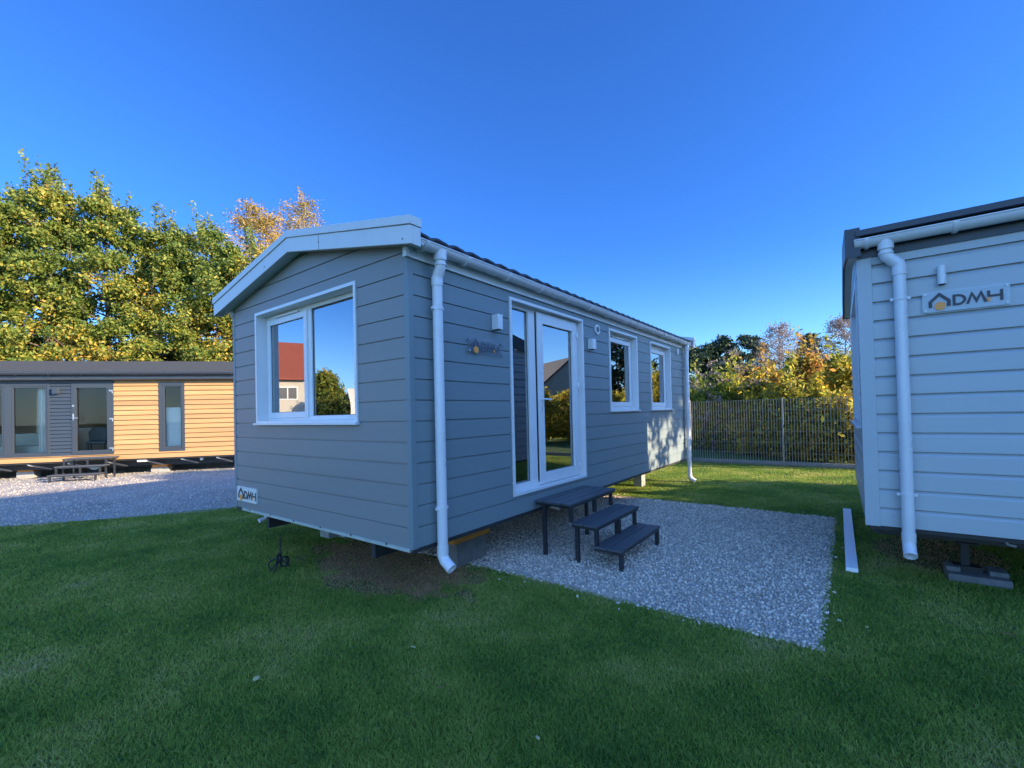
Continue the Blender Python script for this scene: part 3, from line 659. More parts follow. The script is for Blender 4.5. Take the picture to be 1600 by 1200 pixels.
# ------------------------------------------------------------------ entrance steps
def make_steps():
    t = thing('entrance_steps', 'dark slatted three step stairs standing on pale gravel before the glazed door', 'steps', (1.82, 0, .0), 0, 'entrance steps')
    w_ = 1.22
    for (ya, yb, zt, npl) in ((-.515, -.02, .655, 4), (-.83, -.50, .450, 2), (-1.10, -.77, .232, 2)):
        m = MB(); pw = (yb-ya)/npl
        for k in range(npl): m.box(0, w_, ya+k*pw+.007, ya+(k+1)*pw-.007, zt-.022, zt)
        tr = m.build('tread', 'stepplank', t, bevel=.003)
        f = MB(); f.box(.02, w_-.02, ya+.012, ya+.042, zt-.052, zt-.0225); f.box(.02, w_-.02, yb-.042, yb-.012, zt-.052, zt-.0225)
        for xx in (.02, w_/2-.02, w_-.06): f.box(xx, xx+.04, ya+.043, yb-.043, zt-.052, zt-.0225)
        f.build('tread_frame', 'stepleg', tr)
    def leg(x, y, za, zb_): MB().box(x-.021, x+.021, y-.021, y+.021, za, zb_).build('leg', 'stepleg', t, bevel=.002)
    for x in (.07, w_-.10): leg(x, -.12, 0, .603)
    for x in (.045, w_/2+.02, w_-.12): leg(x, -.488, .4505, .603)
    for x in (.045, w_/2+.02, w_-.10): leg(x, -.80, .2325, .398)
    leg(.07, -.55, 0, .398); leg(w_-.09, -.55, 0, .398)
    for x in (.06, w_-.06): leg(x, -1.07, 0, .18)
    return t
steps = make_steps()
# supports
def block(name, label, x0, x1, y0, y1, z0, z1, m, cat, group=None, rz=0.):
    cx, cy = (x0+x1)/2, (y0+y1)/2; b = MB().box(x0-cx, x1-cx, y0-cy, y1-cy, 0, z1-z0); o = b.build(name, m, None, bevel=.006); o.location = (cx, cy, z0); o.rotation_euler = (0, 0, rz); tag(o, label, cat, group); return o
block('concrete_block', 'grey concrete block under the near corner of the slate grey home beside the downpipe', 1.0, 1.5, .46, .76, 0, .268, 'shadeconcrete', 'block', 'blocks carrying the grey home')
block('timber_packer', 'orange pine packer between concrete block and floor frame of the slate grey home', .95, 1.56, .45, .78, .2685, .3395, 'timber', 'timber')
block('concrete_post', 'pale support block in sunlight under the far half of the slate grey home', 6.93, 7.15, .62, .80, 0, .339, 'concrete', 'block', 'blocks carrying the grey home')
block('concrete_block', 'shaded concrete block under the middle of the slate grey home', 4.2, 4.6, .55, .85, 0, .339, 'concrete', 'block', 'blocks carrying the grey home')
block('concrete_block', 'shaded concrete block farthest under the grey home on its left side', 1.0, 1.4, 2.6, 2.9, 0, .339, 'concrete', 'block', 'blocks carrying the grey home')

# ------------------------------------------------------------------ pale grey home on the right
rh = thing('mobile_home', 'pale blue grey lap board mobile home with dark roof edge and white downpipe', 'mobile home', (2.944, -3.139, 0), R(-89.3))
LR, WR = 10.5, 3.55
RW = (.45, 2.6, 1.46, 3.0)          # window on its end wall
pr = .1775
cladding('wall_cladding', 'pale_x', rh, (0, 0, 0), (1, 0, 0), (0, -1, 0), .09, LR, ZB, 3.12, pr, LAP)
cladding('wall_cladding', 'pale_y', rh, (0, 0, 0), (0, 1, 0), (-1, 0, 0), .02, WR, ZB, 3.75, pr, LAP, [inset(RW)], [((0, WR/2, 3.60), Vector((0, -.21, 1)).normalized()), ((0, WR/2, 3.60), Vector((0, .21, 1)).normalized())])
cladding('wall_cladding', 'pale_x', rh, (0, WR, 0), (1, 0, 0), (0, 1, 0), .0, LR, ZB, 3.12, pr, LAP)
cladding('wall_cladding', 'pale_y', rh, (LR, 0, 0), (0, 1, 0), (1, 0, 0), .0, WR, ZB, 3.75, pr, LAP, (), [((LR, WR/2, 3.60), Vector((0, -.21, 1)).normalized()), ((LR, WR/2, 3.60), Vector((0, .21, 1)).normalized())])
wall_shell(rh, 0, LR, 0, WR, ZB+.05, 3.05, 3.4, (), [inset(RW)])
MB().prism([(-.018, -.018), (.095, -.018), (.095, .004), (.006, .004), (.006, .05), (-.018, .05)], 'z', ZB-.006, 3.10).build('corner_trim', 'pale_x', rh, bevel=.003)
t = MB(); frame_rect(t, 'y', 0, *RW, .05, -.022, .10); w_ = t.build('window', 'white', rh, bevel=.002)
MB().box(-.06, -.001, RW[0]-.015, RW[1]+.015, RW[2]-.015, RW[2]+.012).build('sill', 'white', w_)
f = MB(); frame_rect(f, 'y', 0, RW[0]+.05, RW[1]-.05, RW[2]+.05, RW[3]-.05, .07, .06, .13); f.box(.061, .13, 1.5, 1.56, RW[2]+.12, RW[3]-.12); f.build('frame', 'white', w_)
pane(w_, RW[0]+.12, 1.5, .09, RW[2]+.12, RW[3]-.12, 'y'); pane(w_, 1.56, RW[1]-.12, .09, RW[2]+.12, RW[3]-.12, 'y')
MB().box(0.0, LR, -.026, -.006, 3.10, 3.30).build('fascia', 'darktrim', rh)
rr = roof_slopes(rh, -.06, LR+.1, WR/2, WR/2+.12, 3.335, 3.70, 'shingle', wave=0, thick=.03)
MB().box(-.02, LR, -.165, -.115, 3.285, 3.338).build('drip_edge', 'darktrim', rr)
b = MB(); b.prism([(-.14, 3.10), (-.14, 3.375), (WR/2, 3.745), (WR+.14, 3.375), (WR+.14, 3.10), (WR/2, 3.47)], 'x', -.105, -.08)
for ya, yb in ((-.14, -.125), (WR+.125, WR+.14)): b.box(-.08, .012, ya, yb, 3.10, 3.372)
b.build('bargeboard', 'darktrim', rh)
s_ = MB(); s_.prism([(-.12, 3.11), (WR/2, 3.48), (WR+.12, 3.11), (WR+.12, 3.12), (WR/2, 3.49), (-.12, 3.12)], 'x', -.079, .01); s_.build('soffit', 'barge', rh)
gutter(rh, -.035, LR, -.105, 3.245, .070, 'pipe', [.06, .66, 1.26, 1.86, 2.46])
downpipe(rh, .288, -.085, .0475, 2.935, .345, -.105, 3.215, 'pipe', [2.655, .865], .092, .085)
wall_lamp(rh, .545, .605, .075, 2.745, 2.91, 'white', True)
MB().box(.01, LR-.05, .01, WR-.01, .50, .547).build('floor_deck', 'chassis', rh)
ch = MB()
for yy in (.55, 2.7): ch.box(.06, LR-.1, yy, yy+.07, .34, .498)
ch.build('chassis', 'chassis', rh)
jk = MB(); jk.box(.72, .78, .56, .62, .121, .34); jk.box(.68, .84, .50, .68, .335, .345); jk.box(.66, .86, .52, .66, .0755, .1205); jk.build('jack_leg', 'black', rh)
MB().tube([(.93, .14, .50), (.95, .14, .455), (1.0, .14, .445)], .012, 8).build('cable_hook', 'steel', rh)
s = thing('sign_plate', 'frosted sign plate with house emblem and DMH on the pale grey wall', 'sign', Vector((2.944, -3.139, 0))+Matrix.Rotation(R(-89.3), 3, 'Z') @ Vector((.442, -.014, 2.505)), R(-89.3))
MB().box(0, .546, -.022, -.016, 0, .182).build('acrylic_panel', 'frosted', s, bevel=.001)
for xx in (.02, .526):
    for zz in (.02, .162): MB().tube([(xx, 0, zz), (xx, -.027, zz)], .008, 12).build('standoff', 'steel', s)
logo(s, .092, .040, .042, -.0225)
pb = MB(); pb.box(-.21, .21, -.14, .14, -.02, .075); pb.box(-.21, -.11, -.05, .139, .0751, .12); pb.box(.08, .21, -.05, .139, .0751, .12)
o = pb.build('concrete_footing', 'shadeconcrete', None, bevel=.008); o.location = Vector((2.944, -3.139, 0))+Matrix.Rotation(R(-89.3), 3, 'Z') @ Vector((.81, .50, .0)); o.rotation_euler.z = R(-89.3)
tag(o, 'low concrete footing with raised ends under the pale grey home', 'footing')
# white trim board lying on the grass
b = MB()
for y_ in (0, 1.06, 2.12): b.box(-.05, .05, y_+.004, y_+1.056, 0, .042)
b.box(-.046, .046, .01, 3.17, .004, .036)
M['boardwhite'] = mat('bright white trim', (.92, .92, .92), .35, tint=(6, .03))
o = b.build('trim_board', 'boardwhite', None, bevel=.002); o.location = (3.06, -3.005, .018); o.rotation_euler.z = math.atan2(3.19, .045)-math.pi
o.rotation_euler.z = math.atan2(.044, 3.19)-math.pi/2
tag(o, 'long white plastic trim board lying on the grass beside the pale grey home', 'trim board')

# ------------------------------------------------------------------ timber home across the yard
TR = R(-39.825); TO = Vector((3.711, 13.329, -.02))
def Tl(x, y, z=0): return TO+Matrix.Rotation(TR, 3, 'Z') @ Vector((x, y, z))
th = thing('mobile_home', 'honey coloured timber clad mobile home with anthracite door panels and dark shingle roof', 'mobile home', TO, TR)
XL, XR, WT = -11.2, 1.6, 3.6
TW1 = (-7.25, -4.945, .71, 2.935); TD = (-4.40, -3.288, .71, 2.935); TW2 = (-2.062, -1.336, .735, 2.955)
cladding('timber_cladding', 'larch', th, (0, 0, 0), (1, 0, 0), (0, -1, 0), XL, TW1[0], ZB, 3.03, .154, SHIP)
cladding('timber_cladding', 'larch', th, (0, 0, 0), (1, 0, 0), (0, -1, 0), TW1[0], TD[1], ZB, .71, .154, SHIP)
cladding('timber_cladding', 'larch', th, (0, 0, 0), (1, 0, 0), (0, -1, 0), TD[1], XR, ZB, 3.03, .154, SHIP, [inset(TW2)])
cladding('panel_cladding', 'anthracite', th, (0, 0, 0), (1, 0, 0), (0, -1, 0), TW1[1], TD[0], .712, 2.93, .113, SHIP)
cladding('timber_cladding', 'larch', th, (XR, 0, 0), (0, 1, 0), (1, 0, 0), 0, WT, ZB, 3.2, .154, SHIP)
cladding('timber_cladding', 'larch', th, (0, WT, 0), (1, 0, 0), (0, 1, 0), XL, XR, ZB, 3.03, .154, SHIP)
wall_shell(th, XL, XR, 0, WT, ZB+.05, 3.02, 3.3, [inset(TW1), inset(TD), inset(TW2)])
MB().box(TW1[0], TD[1], -.03, .02, 2.936, 3.03).build('head_trim', 'anthracite', th)
rt = roof_slopes(th, XL-.1, XR+.1, WT/2, WT/2+.2, 3.30, 3.84, 'shingle', wave=0, thick=.03)
MB().box(XL-.05, XR+.05, -.23, -.205, 3.22, 3.285).build('drip_edge', 'greyframe', rt)
MB().box(XL, XR, -.20, .0, 3.03, 3.06).build('soffit', 'chassis', th)
MB().box(XL, XR, -.20, -.18, 3.061, 3.24).build('fascia', 'darktrim', th)
gutter(th, XL, XR, -.275, 3.235, .065, 'greyframe', list(np.arange(-8.9, 1.5, .82)))
def t_frame(h, nm, rec=.06, wd=.07, mull=()):
    t = MB(); frame_rect(t, 'x', 0, *h, wd, -.03, rec)
    for mx in mull: t.box(mx-.09, mx+.09, -.028, rec, h[2]+wd, h[3]-wd)
    return t.build(nm, 'greyframe', th, bevel=.003)
w1 = t_frame(TW1, 'window', mull=(-6.0,))
for a, b_ in ((TW1[0]+.07, -6.09), (-5.91, TW1[1]-.07)):
    s = MB(); frame_rect(s, 'x', 0, a, b_, TW1[2]+.07, TW1[3]-.07, .055, -.015, .05); s.build('sash', 'greyframe', w1, bevel=.003); pane(w1, a+.055, b_-.055, .02, TW1[2]+.125, TW1[3]-.125, m='glass2')
d1 = t_frame(TD, 'door')
s = MB(); frame_rect(s, 'x', 0, TD[0]+.03, TD[1]-.07, TD[2]+.04, TD[3]-.04, .105, -.036, .05); s.build('door_leaf', 'greyframe', d1, bevel=.003)
pane(d1, TD[0]+.135, TD[1]-.175, .02, TD[2]+.145, TD[3]-.145, m='glass2')
b = MB().box(-4.355, -4.320, -.045, -.0365, 1.80, 2.0); b.tube([(-4.338, -.04, 1.86), (-4.338, -.09, 1.86), (-4.19, -.09, 1.86)], .012, 8); b.build('handle', 'steel', d1)
MB().tube([(-4.338, -.04, 2.24), (-4.338, -.05, 2.24)], .03, 12).build('lock_rosette', 'steel', d1)
for zc in (2.70, 1.82, .90): MB().box(-3.395, -3.30, -.05, -.0365, zc-.02, zc+.02).box(-3.32, -3.297, -.055, -.0366, zc-.085, zc+.019).build('hinge', 'steel', d1)
w2 = t_frame(TW2, 'window', wd=.09)
s = MB(); frame_rect(s, 'x', 0, TW2[0]+.09, TW2[1]-.05, TW2[2]+.09, TW2[3]-.07, .07, -.015, .05); s.build('sash', 'greyframe', w2, bevel=.003); pane(w2, TW2[0]+.16, TW2[1]-.12, .02, TW2[2]+.16, TW2[3]-.14, m='glass2')
MB().box(TW2[0]+.1, TW2[1]-.1, .10, .12, TW2[2]+.1, 2.14).build('privacy_screen', 'curtain', w2)
wall_lamp(th, -4.83, -4.69, .12, 2.62, 2.80, 'darktrim')
MB().box(XL, XR, .02, WT, .49, .545).build('floor_deck', 'chassis', th)
ch = MB()
for yy in (.5, 2.6): ch.box(XL+.2, XR-.2, yy, yy+.08, .28, .485)
ch.build('chassis', 'chassis', th)
for xx in np.arange(-6.6, 1.2, 1.02):
    MB().add([(xx, .06, .487), (xx+.05, .06, .487), (xx+.35, .495, .30), (xx+.30, .495, .30), (xx, .06, .447), (xx+.05, .06, .447), (xx+.35, .495, .26), (xx+.30, .495, .26)], [(0, 1, 2, 3), (7, 6, 5, 4), (0, 4, 5, 1), (1, 5, 6, 2), (2, 6, 7, 3), (3, 7, 4, 0)]).build('outrigger', 'steel', th)
MB().box(-2.70, -2.45, .03, .10, .43, .485).build('plug_box', 'white', th); MB().tube([(-.95, .2, .49), (-.95, .2, .40)], .05, 12).build('waste_pipe', 'pipe', th)
wh = MB(); wh.tube([(-4.5, 1.2, .33), (-4.5, 1.4, .33)], .32, 24); wv = wh.build('wheel', 'black', th, smooth=True); MB().tube([(-4.5, 1.17, .33), (-4.5, 1.199, .33)], .19, 20).build('rim', 'steel', wv, smooth=True)
st2 = copy_tree(steps); st2.location = Tl(-4.33, -.04); st2.rotation_euler = (0, 0, TR); st2['label'] = 'slatted three step stairs on the gravel yard before the timber clad home'
def tblock(name, label, x, y, w_, d, z1, m, cat, group, z0=0):
    b = MB().box(-w_/2, w_/2, -d/2, d/2, 0, z1-z0); o = b.build(name, m, None, bevel=.006); o.location = Tl(x, y, z0+.02); o.rotation_euler.z = TR; tag(o, label, cat, group); return o
tblock('concrete_block', 'pale block under the tall window pair of the timber clad home', -6.0, .75, .45, .3, .20, 'concrete', 'block', 'blocks under the timber home')
tblock('timber_packer', 'pine packer on the block under the tall window pair of the timber clad home', -6.0, .75, .40, .28, .275, 'timber', 'timber', 'packers under the timber home', .2005)
tblock('concrete_block', 'pale block under the narrow window of the timber clad home', -2.35, .75, .50, .3, .16, 'concrete', 'block', 'blocks under the timber home')
tblock('timber_packer', 'pine packer on the block under the narrow window of the timber clad home', -2.35, .75, .44, .28, .275, 'timber', 'timber', 'packers under the timber home', .1605)
# inside the timber home
def tplace(o, x, y, z=ZB+.05, rz=0): o.location = Tl(x, y, z+.02); o.rotation_euler.z = TR+rz
sf = thing('sofa', 'beige sofa inside the timber home behind its tall window pair', 'sofa'); tplace(sf, -6.35, .75)
MB().box(-.9, .9, -.38, .38, .12, .42).build('seat', 'sofa', sf, bevel=.04); MB().box(-.9, .9, .385, .55, .12, .80).build('backrest', 'sofa', sf, bevel=.04)
for sx in (-1, 1): MB().box(sx*.985-.08, sx*.985+.08, -.38, .5, .12, .58).build('armrest', 'sofa', sf, bevel=.03)
for k, (x, y, lab) in enumerate(((-5.45, 1.0, 'dark upholstered chair behind the right pane of the tall window pair'), (-4.15, .75, 'dark upholstered chair behind the left half of the anthracite door glass'), (-3.65, .85, 'dark upholstered chair behind the right half of the anthracite door glass'))):
    c = thing('lounge_chair', lab, 'chair', group='chairs inside the timber home'); tplace(c, x, y, rz=R(20*k))
    MB().box(-.25, .25, -.25, .25, .40, .5).build('seat', 'darktrim', c, bevel=.03); bb = MB(); bb.prism([(-.25, .5), (.25, .5), (.27, .8), (.15, .95), (-.15, .95), (-.27, .8)], 'y', .2, .27); bb.build('backrest', 'darktrim', c, bevel=.02)
    for sx in (-.2, .2):
        for sy in (-.2, .2): MB().box(sx-.015, sx+.015, sy-.015, sy+.015, 0, .4).build('leg', 'chassis', c)
wr = thing('wardrobe', 'tall beige wardrobe inside the timber home behind the tall window pair', 'wardrobe'); tplace(wr, -5.75, 1.75)
MB().box(-.5, .5, -.3, .3, 0, 2.2).build('carcass', 'interior', wr, bevel=.005); MB().box(-.46, -.01, -.318, -.301, .06, 2.14).build('door', 'sofa', wr); MB().box(.01, .46, -.318, -.301, .06, 2.14).build('door', 'sofa', wr)
kc = thing('wall_cabinet', 'white kitchen cabinet inside the timber home behind the door glass', 'cabinet'); tplace(kc, -4.15, 1.9)
MB().box(-1.2, 1.2, -.3, .3, 0, .88).build('base_unit', 'interior', kc, bevel=.005); MB().box(-1.22, 1.22, -.33, .3, .881, .92).build('worktop', 'chairwhite', kc); MB().box(-.2, .9, -.05, .3, 1.25, 1.33).build('shelf', 'chairwhite', kc)
cu = MB(); xs = np.linspace(-5.35, -5.06, 22); yy = .16+.03*np.sin(np.arange(22)*1.7); cu.v = [(x, y, z) for z in (.66, 2.9) for x, y in zip(xs, yy)]; cu.f = [(k, k+1, 22+k+1, 22+k) for k in range(21)]; cu.build('curtain', 'curtain', w1)

# ------------------------------------------------------------------ wire fence behind the lawn
fx = 12.08
fe = thing('wire_fence', 'tall grey double wire mesh fence with slim posts before the autumn hedge', 'fence', (fx, 0, 0))
posts = [3.46, .96, -1.54, -4.04]
for py in posts:
    p = MB().box(-.03, .03, py-.02, py+.02, 0, 1.93).build('post', 'fence', fe); MB().box(-.032, .032, py-.022, py+.022, 1.93, 1.945).build('post_cap', 'black', p)
for pa, pb_ in zip(posts, posts[1:]):
    m = MB(); nw = 36
    for k in range(1, nw):
        y_ = pa+(pb_-pa)*k/nw; m.box(-.004, .004, y_-.0055, y_+.0055, .04, 1.90)
    for z_ in np.arange(.06, 1.9, .305): m.box(-.0095, -.0042, pb_+.021, pa-.021, z_-.003, z_+.003); m.box(.0042, .0095, pb_+.021, pa-.021, z_-.003, z_+.003)
    m.build('mesh_panel', 'fence', fe)
kb = MB().box(fx+.03, fx+.08, -6.6, 3.5, 0, .13).build('kerb_board', 'concrete'); tag(kb, 'low concrete gravel board along the foot of the wire fence', 'kerb board')

# ------------------------------------------------------------------ trees and shrubs
M['leaf_mixed'] = leaf_mat('green and yellow leaves', [(0, (.055, .10, .02)), (.28, (.11, .17, .03)), (.52, (.20, .24, .04)), (.74, (.34, .31, .05)), (.90, (.52, .36, .05)), (1, (.50, .24, .04))])
M['leaf_gold'] = leaf_mat('golden birch leaves', [(0, (.20, .16, .035)), (.4, (.36, .24, .045)), (.75, (.48, .30, .06)), (1, (.50, .28, .10))])
M['leaf_hedge'] = leaf_mat('autumn hedge leaves', [(0, (.09, .13, .025)), (.25, (.22, .25, .04)), (.55, (.48, .42, .06)), (.85, (.62, .42, .06)), (1, (.55, .24, .05))], scale=.9, trans=.66)
M['leaf_green'] = leaf_mat('green hedge leaves', [(0, (.07, .12, .025)), (.4, (.17, .24, .04)), (.7, (.38, .38, .05)), (1, (.55, .46, .06))], scale=.9, trans=.66)
M['leaf_red'] = leaf_mat('orange red shrub leaves', [(0, (.13, .14, .03)), (.35, (.34, .28, .05)), (.7, (.50, .30, .06)), (1, (.50, .17, .07))], scale=.8, trans=.6)
M['needle'] = leaf_mat('dark pine needles', [(0, (.020, .040, .024)), (.5, (.040, .070, .036)), (1, (.08, .105, .05))], trans=.12)
M['leaf_sparse'] = leaf_mat('last orange leaves', [(0, (.24, .20, .18)), (.6, (.34, .26, .20)), (1, (.46, .27, .15))])
M['leaf_dark'] = leaf_mat('dark green leaves', [(0, (.014, .03, .010)), (.6, (.04, .07, .016)), (1, (.12, .12, .02))])

def leaves_mesh(name, cen, size, m, parent, flat=.0, long=1.6, droop=0.):
    n = len(cen); a = rng.normal(size=(n, 3)); a[:, 2] = a[:, 2]*(1-flat)-droop; a /= np.linalg.norm(a, axis=1, keepdims=True)
    b = rng.normal(size=(n, 3)); b -= (b*a).sum(1, keepdims=True)*a; b /= np.linalg.norm(b, axis=1, keepdims=True)
    s = size*(.6+.8*rng.random((n, 1)))
    v = np.stack([cen-a*s*.5*long, cen+b*s*.42-a*s*.05, cen+a*s*.5*long, cen-b*s*.42-a*s*.05], 1)
    return raw(name, v.reshape(-1, 3), (np.arange(4)[None]+4*np.arange(n)[:, None]), m, parent)
def make_tree(name, label, cat, loc, h, base, rad, profile, nlimb, nleaf, leaf, lm, bark='bark', sig=.3, up=.55, trunk_r=None, nsub=5, twig_lv=1, group=None, spikes=0, long=1.6, lean=.0, droop=0., flat_clump=.7):
    root = thing(name, label, cat, loc, random.random()*6.28, group)
    tr = trunk_r or h*.014; wood = MB(); tw = []
    bx, by = random.uniform(-1, 1)*lean*h, random.uniform(-1, 1)*lean*h
    def axis(t): return Vector((bx*t*t+.06*rad*math.sin(5*t+h), by*t*t+.06*rad*math.cos(4*t), h*.96*t))
    wood.tube([axis(t) for t in np.linspace(0, 1, 10)], [tr*(1.1*(1-t)**1.2+.03)*(1.35 if t == 0 else 1) for t in np.linspace(0, 1, 10)], 8)
    for i in range(nlimb):
        tt = (i+.5)/nlimb; t0 = base/h+(1-base/h)*tt*.97
        s = max(0, (t0*h-base)/(h-base)); a = i*2.4+random.uniform(-.5, .5)
        # a limb leaves the trunk lower than where it ends
        pe = profile(s)*rad*random.uniform(.72, 1.12); end = axis(t0)+Vector((math.cos(a)*pe, math.sin(a)*pe, 0))
        st = axis(max(.04, t0-up*pe/h)); mid = st.lerp(end, .55)+Vector((0, 0, -.08*pe+random.uniform(-.05, .1)*pe))
        r0 = max(.012, tr*.42*(1-.6*s)); wood.tube([st, st.lerp(mid, .5), mid, end], [r0, r0*.75, r0*.5, r0*.2], 5, caps=False)
        for j in range(nsub):
            q = random.uniform(.25, 1.0); p0 = st.lerp(mid, q/.55) if q < .55 else mid.lerp(end, (q-.55)/.45)
            ln = pe*random.uniform(.22, .5)*(1.15-.5*q)+.15; d = Vector((math.cos(a+random.uniform(-1.5, 1.5)), math.sin(a+random.uniform(-1.5, 1.5)), random.uniform(-.25, .8)-droop)).normalized()
            p1 = p0+d*ln; wood.tube([p0, p0.lerp(p1, .5)+Vector((0, 0, .03)), p1], [r0*.34, r0*.25, r0*.1], 4, caps=False)
            tw += [p1, p0.lerp(p1, .6)]
            if twig_lv > 1:
                for k in range(twig_lv+1):
                    d2 = (d+Vector((random.gauss(0, .6), random.gauss(0, .6), random.gauss(.1, .5)-droop))).normalized(); p2 = p0.lerp(p1, random.uniform(.3, 1)); p3 = p2+d2*ln*random.uniform(.4, .8)
                    wood.tube([p2, p2.lerp(p3, .5)+Vector((0, 0, .02)), p3], [r0*.16, r0*.12, r0*.06], 3, caps=False); tw += [p3, p2.lerp(p3, .6)]
        tw.append(end)
    sp = []
    for i in range(spikes):
        a = random.uniform(0, 6.28); s = random.uniform(.55, 1); rr_ = profile(s)*rad*random.uniform(.1, .95); z = base+(h-base)*s
        p0 = axis(z/h*.99)+Vector((math.cos(a)*rr_, math.sin(a)*rr_, 0)); p1 = p0+Vector((random.gauss(0, .12), random.gauss(0, .12), random.uniform(.5, 1.5)))
        wood.tube([p0, p0.lerp(p1, .5), p1], [.018, .012, .004], 4, caps=False)
        for q in np.linspace(.1, 1, 16): sp.append(p0.lerp(p1, q))
    wood.build('trunk', bark, root, smooth=False)
    tw = np.array([tuple(p) for p in tw]); wgt = .25+rng.random(len(tw))**1.5; wgt /= wgt.sum()
    idx = rng.choice(len(tw), nleaf, p=wgt); cen = tw[idx]+rng.normal(size=(nleaf, 3))*sig*np.array([1, 1, flat_clump])
    if droop: cen[:, 2] -= droop*.6*rng.random(nleaf)
    if sp:
        sp = np.array([tuple(p) for p in sp]); cen = np.concatenate([cen, np.repeat(sp, 3, 0)+rng.normal(size=(len(sp)*3, 3))*.09])
    cen = cen[cen[:, 2] > .1]
    leaves_mesh('crown', cen, leaf, lm, root, long=long, droop=droop)
    return root
egg = lambda s: max(.08, math.sin(math.pi*min(1, (.12+.88*s))**.8)**.75) if s < .999 else .08
dome = lambda s: max(.12, (1-max(0, s-.25)**1.7*1.35)*min(1, .55+s*1.6))
cone = lambda s: max(.05, 1-s)
crown_cone = lambda s: max(.14, (1-max(0, s-.25)**1.7*1.2)*min(1, .62+s*2)*(1+.20*math.sin(s*23)))
GL = 'tall leafy trees behind the timber home'
LT = [(-3.2, 27.5, 13.2, 'tree with green and yellow leaves beyond the left end of the timber home'), (-.7, 28.4, 13.4, 'bushy yellow green tree with thin shoots, leftmost in the photo behind the timber home'),
      (1.2, 27.6, 14.1, 'tallest dense green tree with yellow flecks above the timber home'), (3.3, 26.6, 13.7, 'tall tree with yellowing leaves behind the anthracite door of the timber home'),
      (5.1, 25.8, 12.4, 'shorter yellow green tree behind the narrow window of the timber home'), (7.0, 25.0, 12.6, 'loose yellow green tree rising next to the gable of the grey home'), (8.7, 23.6, 11.8, 'yellow green tree mostly hidden behind the gable of the grey home')]
for k, (x, y, h, lab) in enumerate(LT):
    make_tree('deciduous_tree', lab, 'tree', (x, y, 0), h, 1.6, 2.6, crown_cone, 50, 36000 if k else 22000, .102, 'leaf_mixed', sig=.205, spikes=60, nsub=6, group=GL, trunk_r=.2)
for k, (x, y, h, lab) in enumerate(((-2.5, 31.5, 7.5, 'dark understorey tree at the far left behind the front row of trees'), (2.2, 30.5, 7.5, 'dark understorey tree behind the tallest dense green tree'), (6.2, 29.5, 6.5, 'dark understorey tree seen through the gap left of the golden birch'))):
    make_tree('deciduous_tree', lab, 'tree', (x, y, 0), h, 1, 3.2, dome, 34, 15000, .13, 'leaf_mixed', sig=.4, nsub=5, group=GL)
make_tree('birch_tree', 'golden birch rising above the grey gable, left of the two birches', 'tree', (12.1, 30.0, 0), 17.6, 4, 3.9, egg, 52, 30000, .095, 'leaf_gold', 'birchbark', sig=.34, spikes=16, nsub=7, twig_lv=2, group='golden birches', droop=.25)
make_tree('birch_tree', 'golden birch with thinning top above the grey gable, right of the two birches', 'tree', (15.2, 30.6, 0), 19.8, 4, 3.6, egg, 52, 17000, .09, 'leaf_gold', 'birchbark', sig=.34, spikes=16, nsub=7, twig_lv=2, group='golden birches', droop=.25)
# hedge behind the fence
HB = [(17.7, 2.2, 2.65, 1.0, 'leaf_green', 'green hedge shrub behind the downpipe at the far end of the grey home'), (16.8, 1.2, 2.55, .95, 'leaf_green', 'green and yellow hedge shrub nearest to the far downpipe'), (16.0, .3, 2.5, .9, 'leaf_green', 'green and yellow hedge shrub under the bare sticks behind the fence'),
      (15.2, -.55, 2.5, .8, 'leaf_hedge', 'yellow hedge shrub just left of the middle fence post'), (14.45, -1.4, 2.25, .75, 'leaf_hedge', 'golden hedge shrub right behind the middle fence post'), (13.7, -2.25, 1.95, .7, 'leaf_hedge', 'golden hedge shrub between middle post and pale grey home'), (13.1, -3.1, 1.6, .65, 'leaf_hedge', 'golden hedge shrub at the edge of the pale grey home')]
for x, y, h, r0, lm, lab in HB:
    make_tree('hedge_shrub', lab, 'shrub', (x, y, 0), h, .2, r0*.85, dome, 24, 4400, .10, lm, 'twig', sig=.2, nsub=5, trunk_r=.03, group='hedge shrubs behind the fence', spikes=6, long=1.9)
for x, y, h, lm, lab in ((20.2, 1.2, 2.6, 'leaf_red', 'low orange shrub behind the green hedge'), (18.9, -.4, 3.3, 'leaf_red', 'orange red tall shrub rising behind the hedge left of the middle post'), (17.4, -1.75, 3.6, 'leaf_red', 'reddish topped round shrub rising behind the middle fence post'), (15.9, -3.05, 3.4, 'leaf_hedge', 'golden tall shrub rising behind the hedge beside the pale grey home')):
    make_tree('tall_shrub', lab, 'shrub', (x, y, 0), h, .4, 1.15, dome, 26, 6500, .10, lm, 'twig', sig=.2, nsub=5, trunk_r=.035, group='tall shrubs behind the hedge', spikes=3, long=1.8)
for x, y, h, lab in ((15.9, 1.25, 3.6, 'bare stemmed sapling with few curled leaves nearest the grey home'), (15.6, .35, 4.1, 'taller bare stemmed sapling standing out of the green hedge'), (15.4, -.5, 3.7, 'bare stemmed sapling with orange leaves before the dark pine')):
    make_tree('sapling', lab, 'sapling', (x, y, 0), h, 1.4, .75, egg, 9, 170, .085, 'leaf_sparse', 'twig', sig=.10, nsub=3, trunk_r=.022, group='bare saplings in the hedge', long=2.0)
for x, y, h, n, lab in ((9.7, -8.5, 5.4, 420, 'sparse sapling added outside the picture to dapple the far end of the wall'), (8.7, -8.9, 5.0, 330, 'sparse sapling added outside the picture to dapple the wall below the farthest window')):  # unseen saplings added to break up the sun on the wall
    make_tree('sapling', lab, 'sapling', (x, y, 0), h, 2.4, 1.0, egg, 12, n, .13, 'leaf_sparse', 'twig', sig=.16, nsub=3, trunk_r=.025, group='saplings added outside the picture', long=1.6)
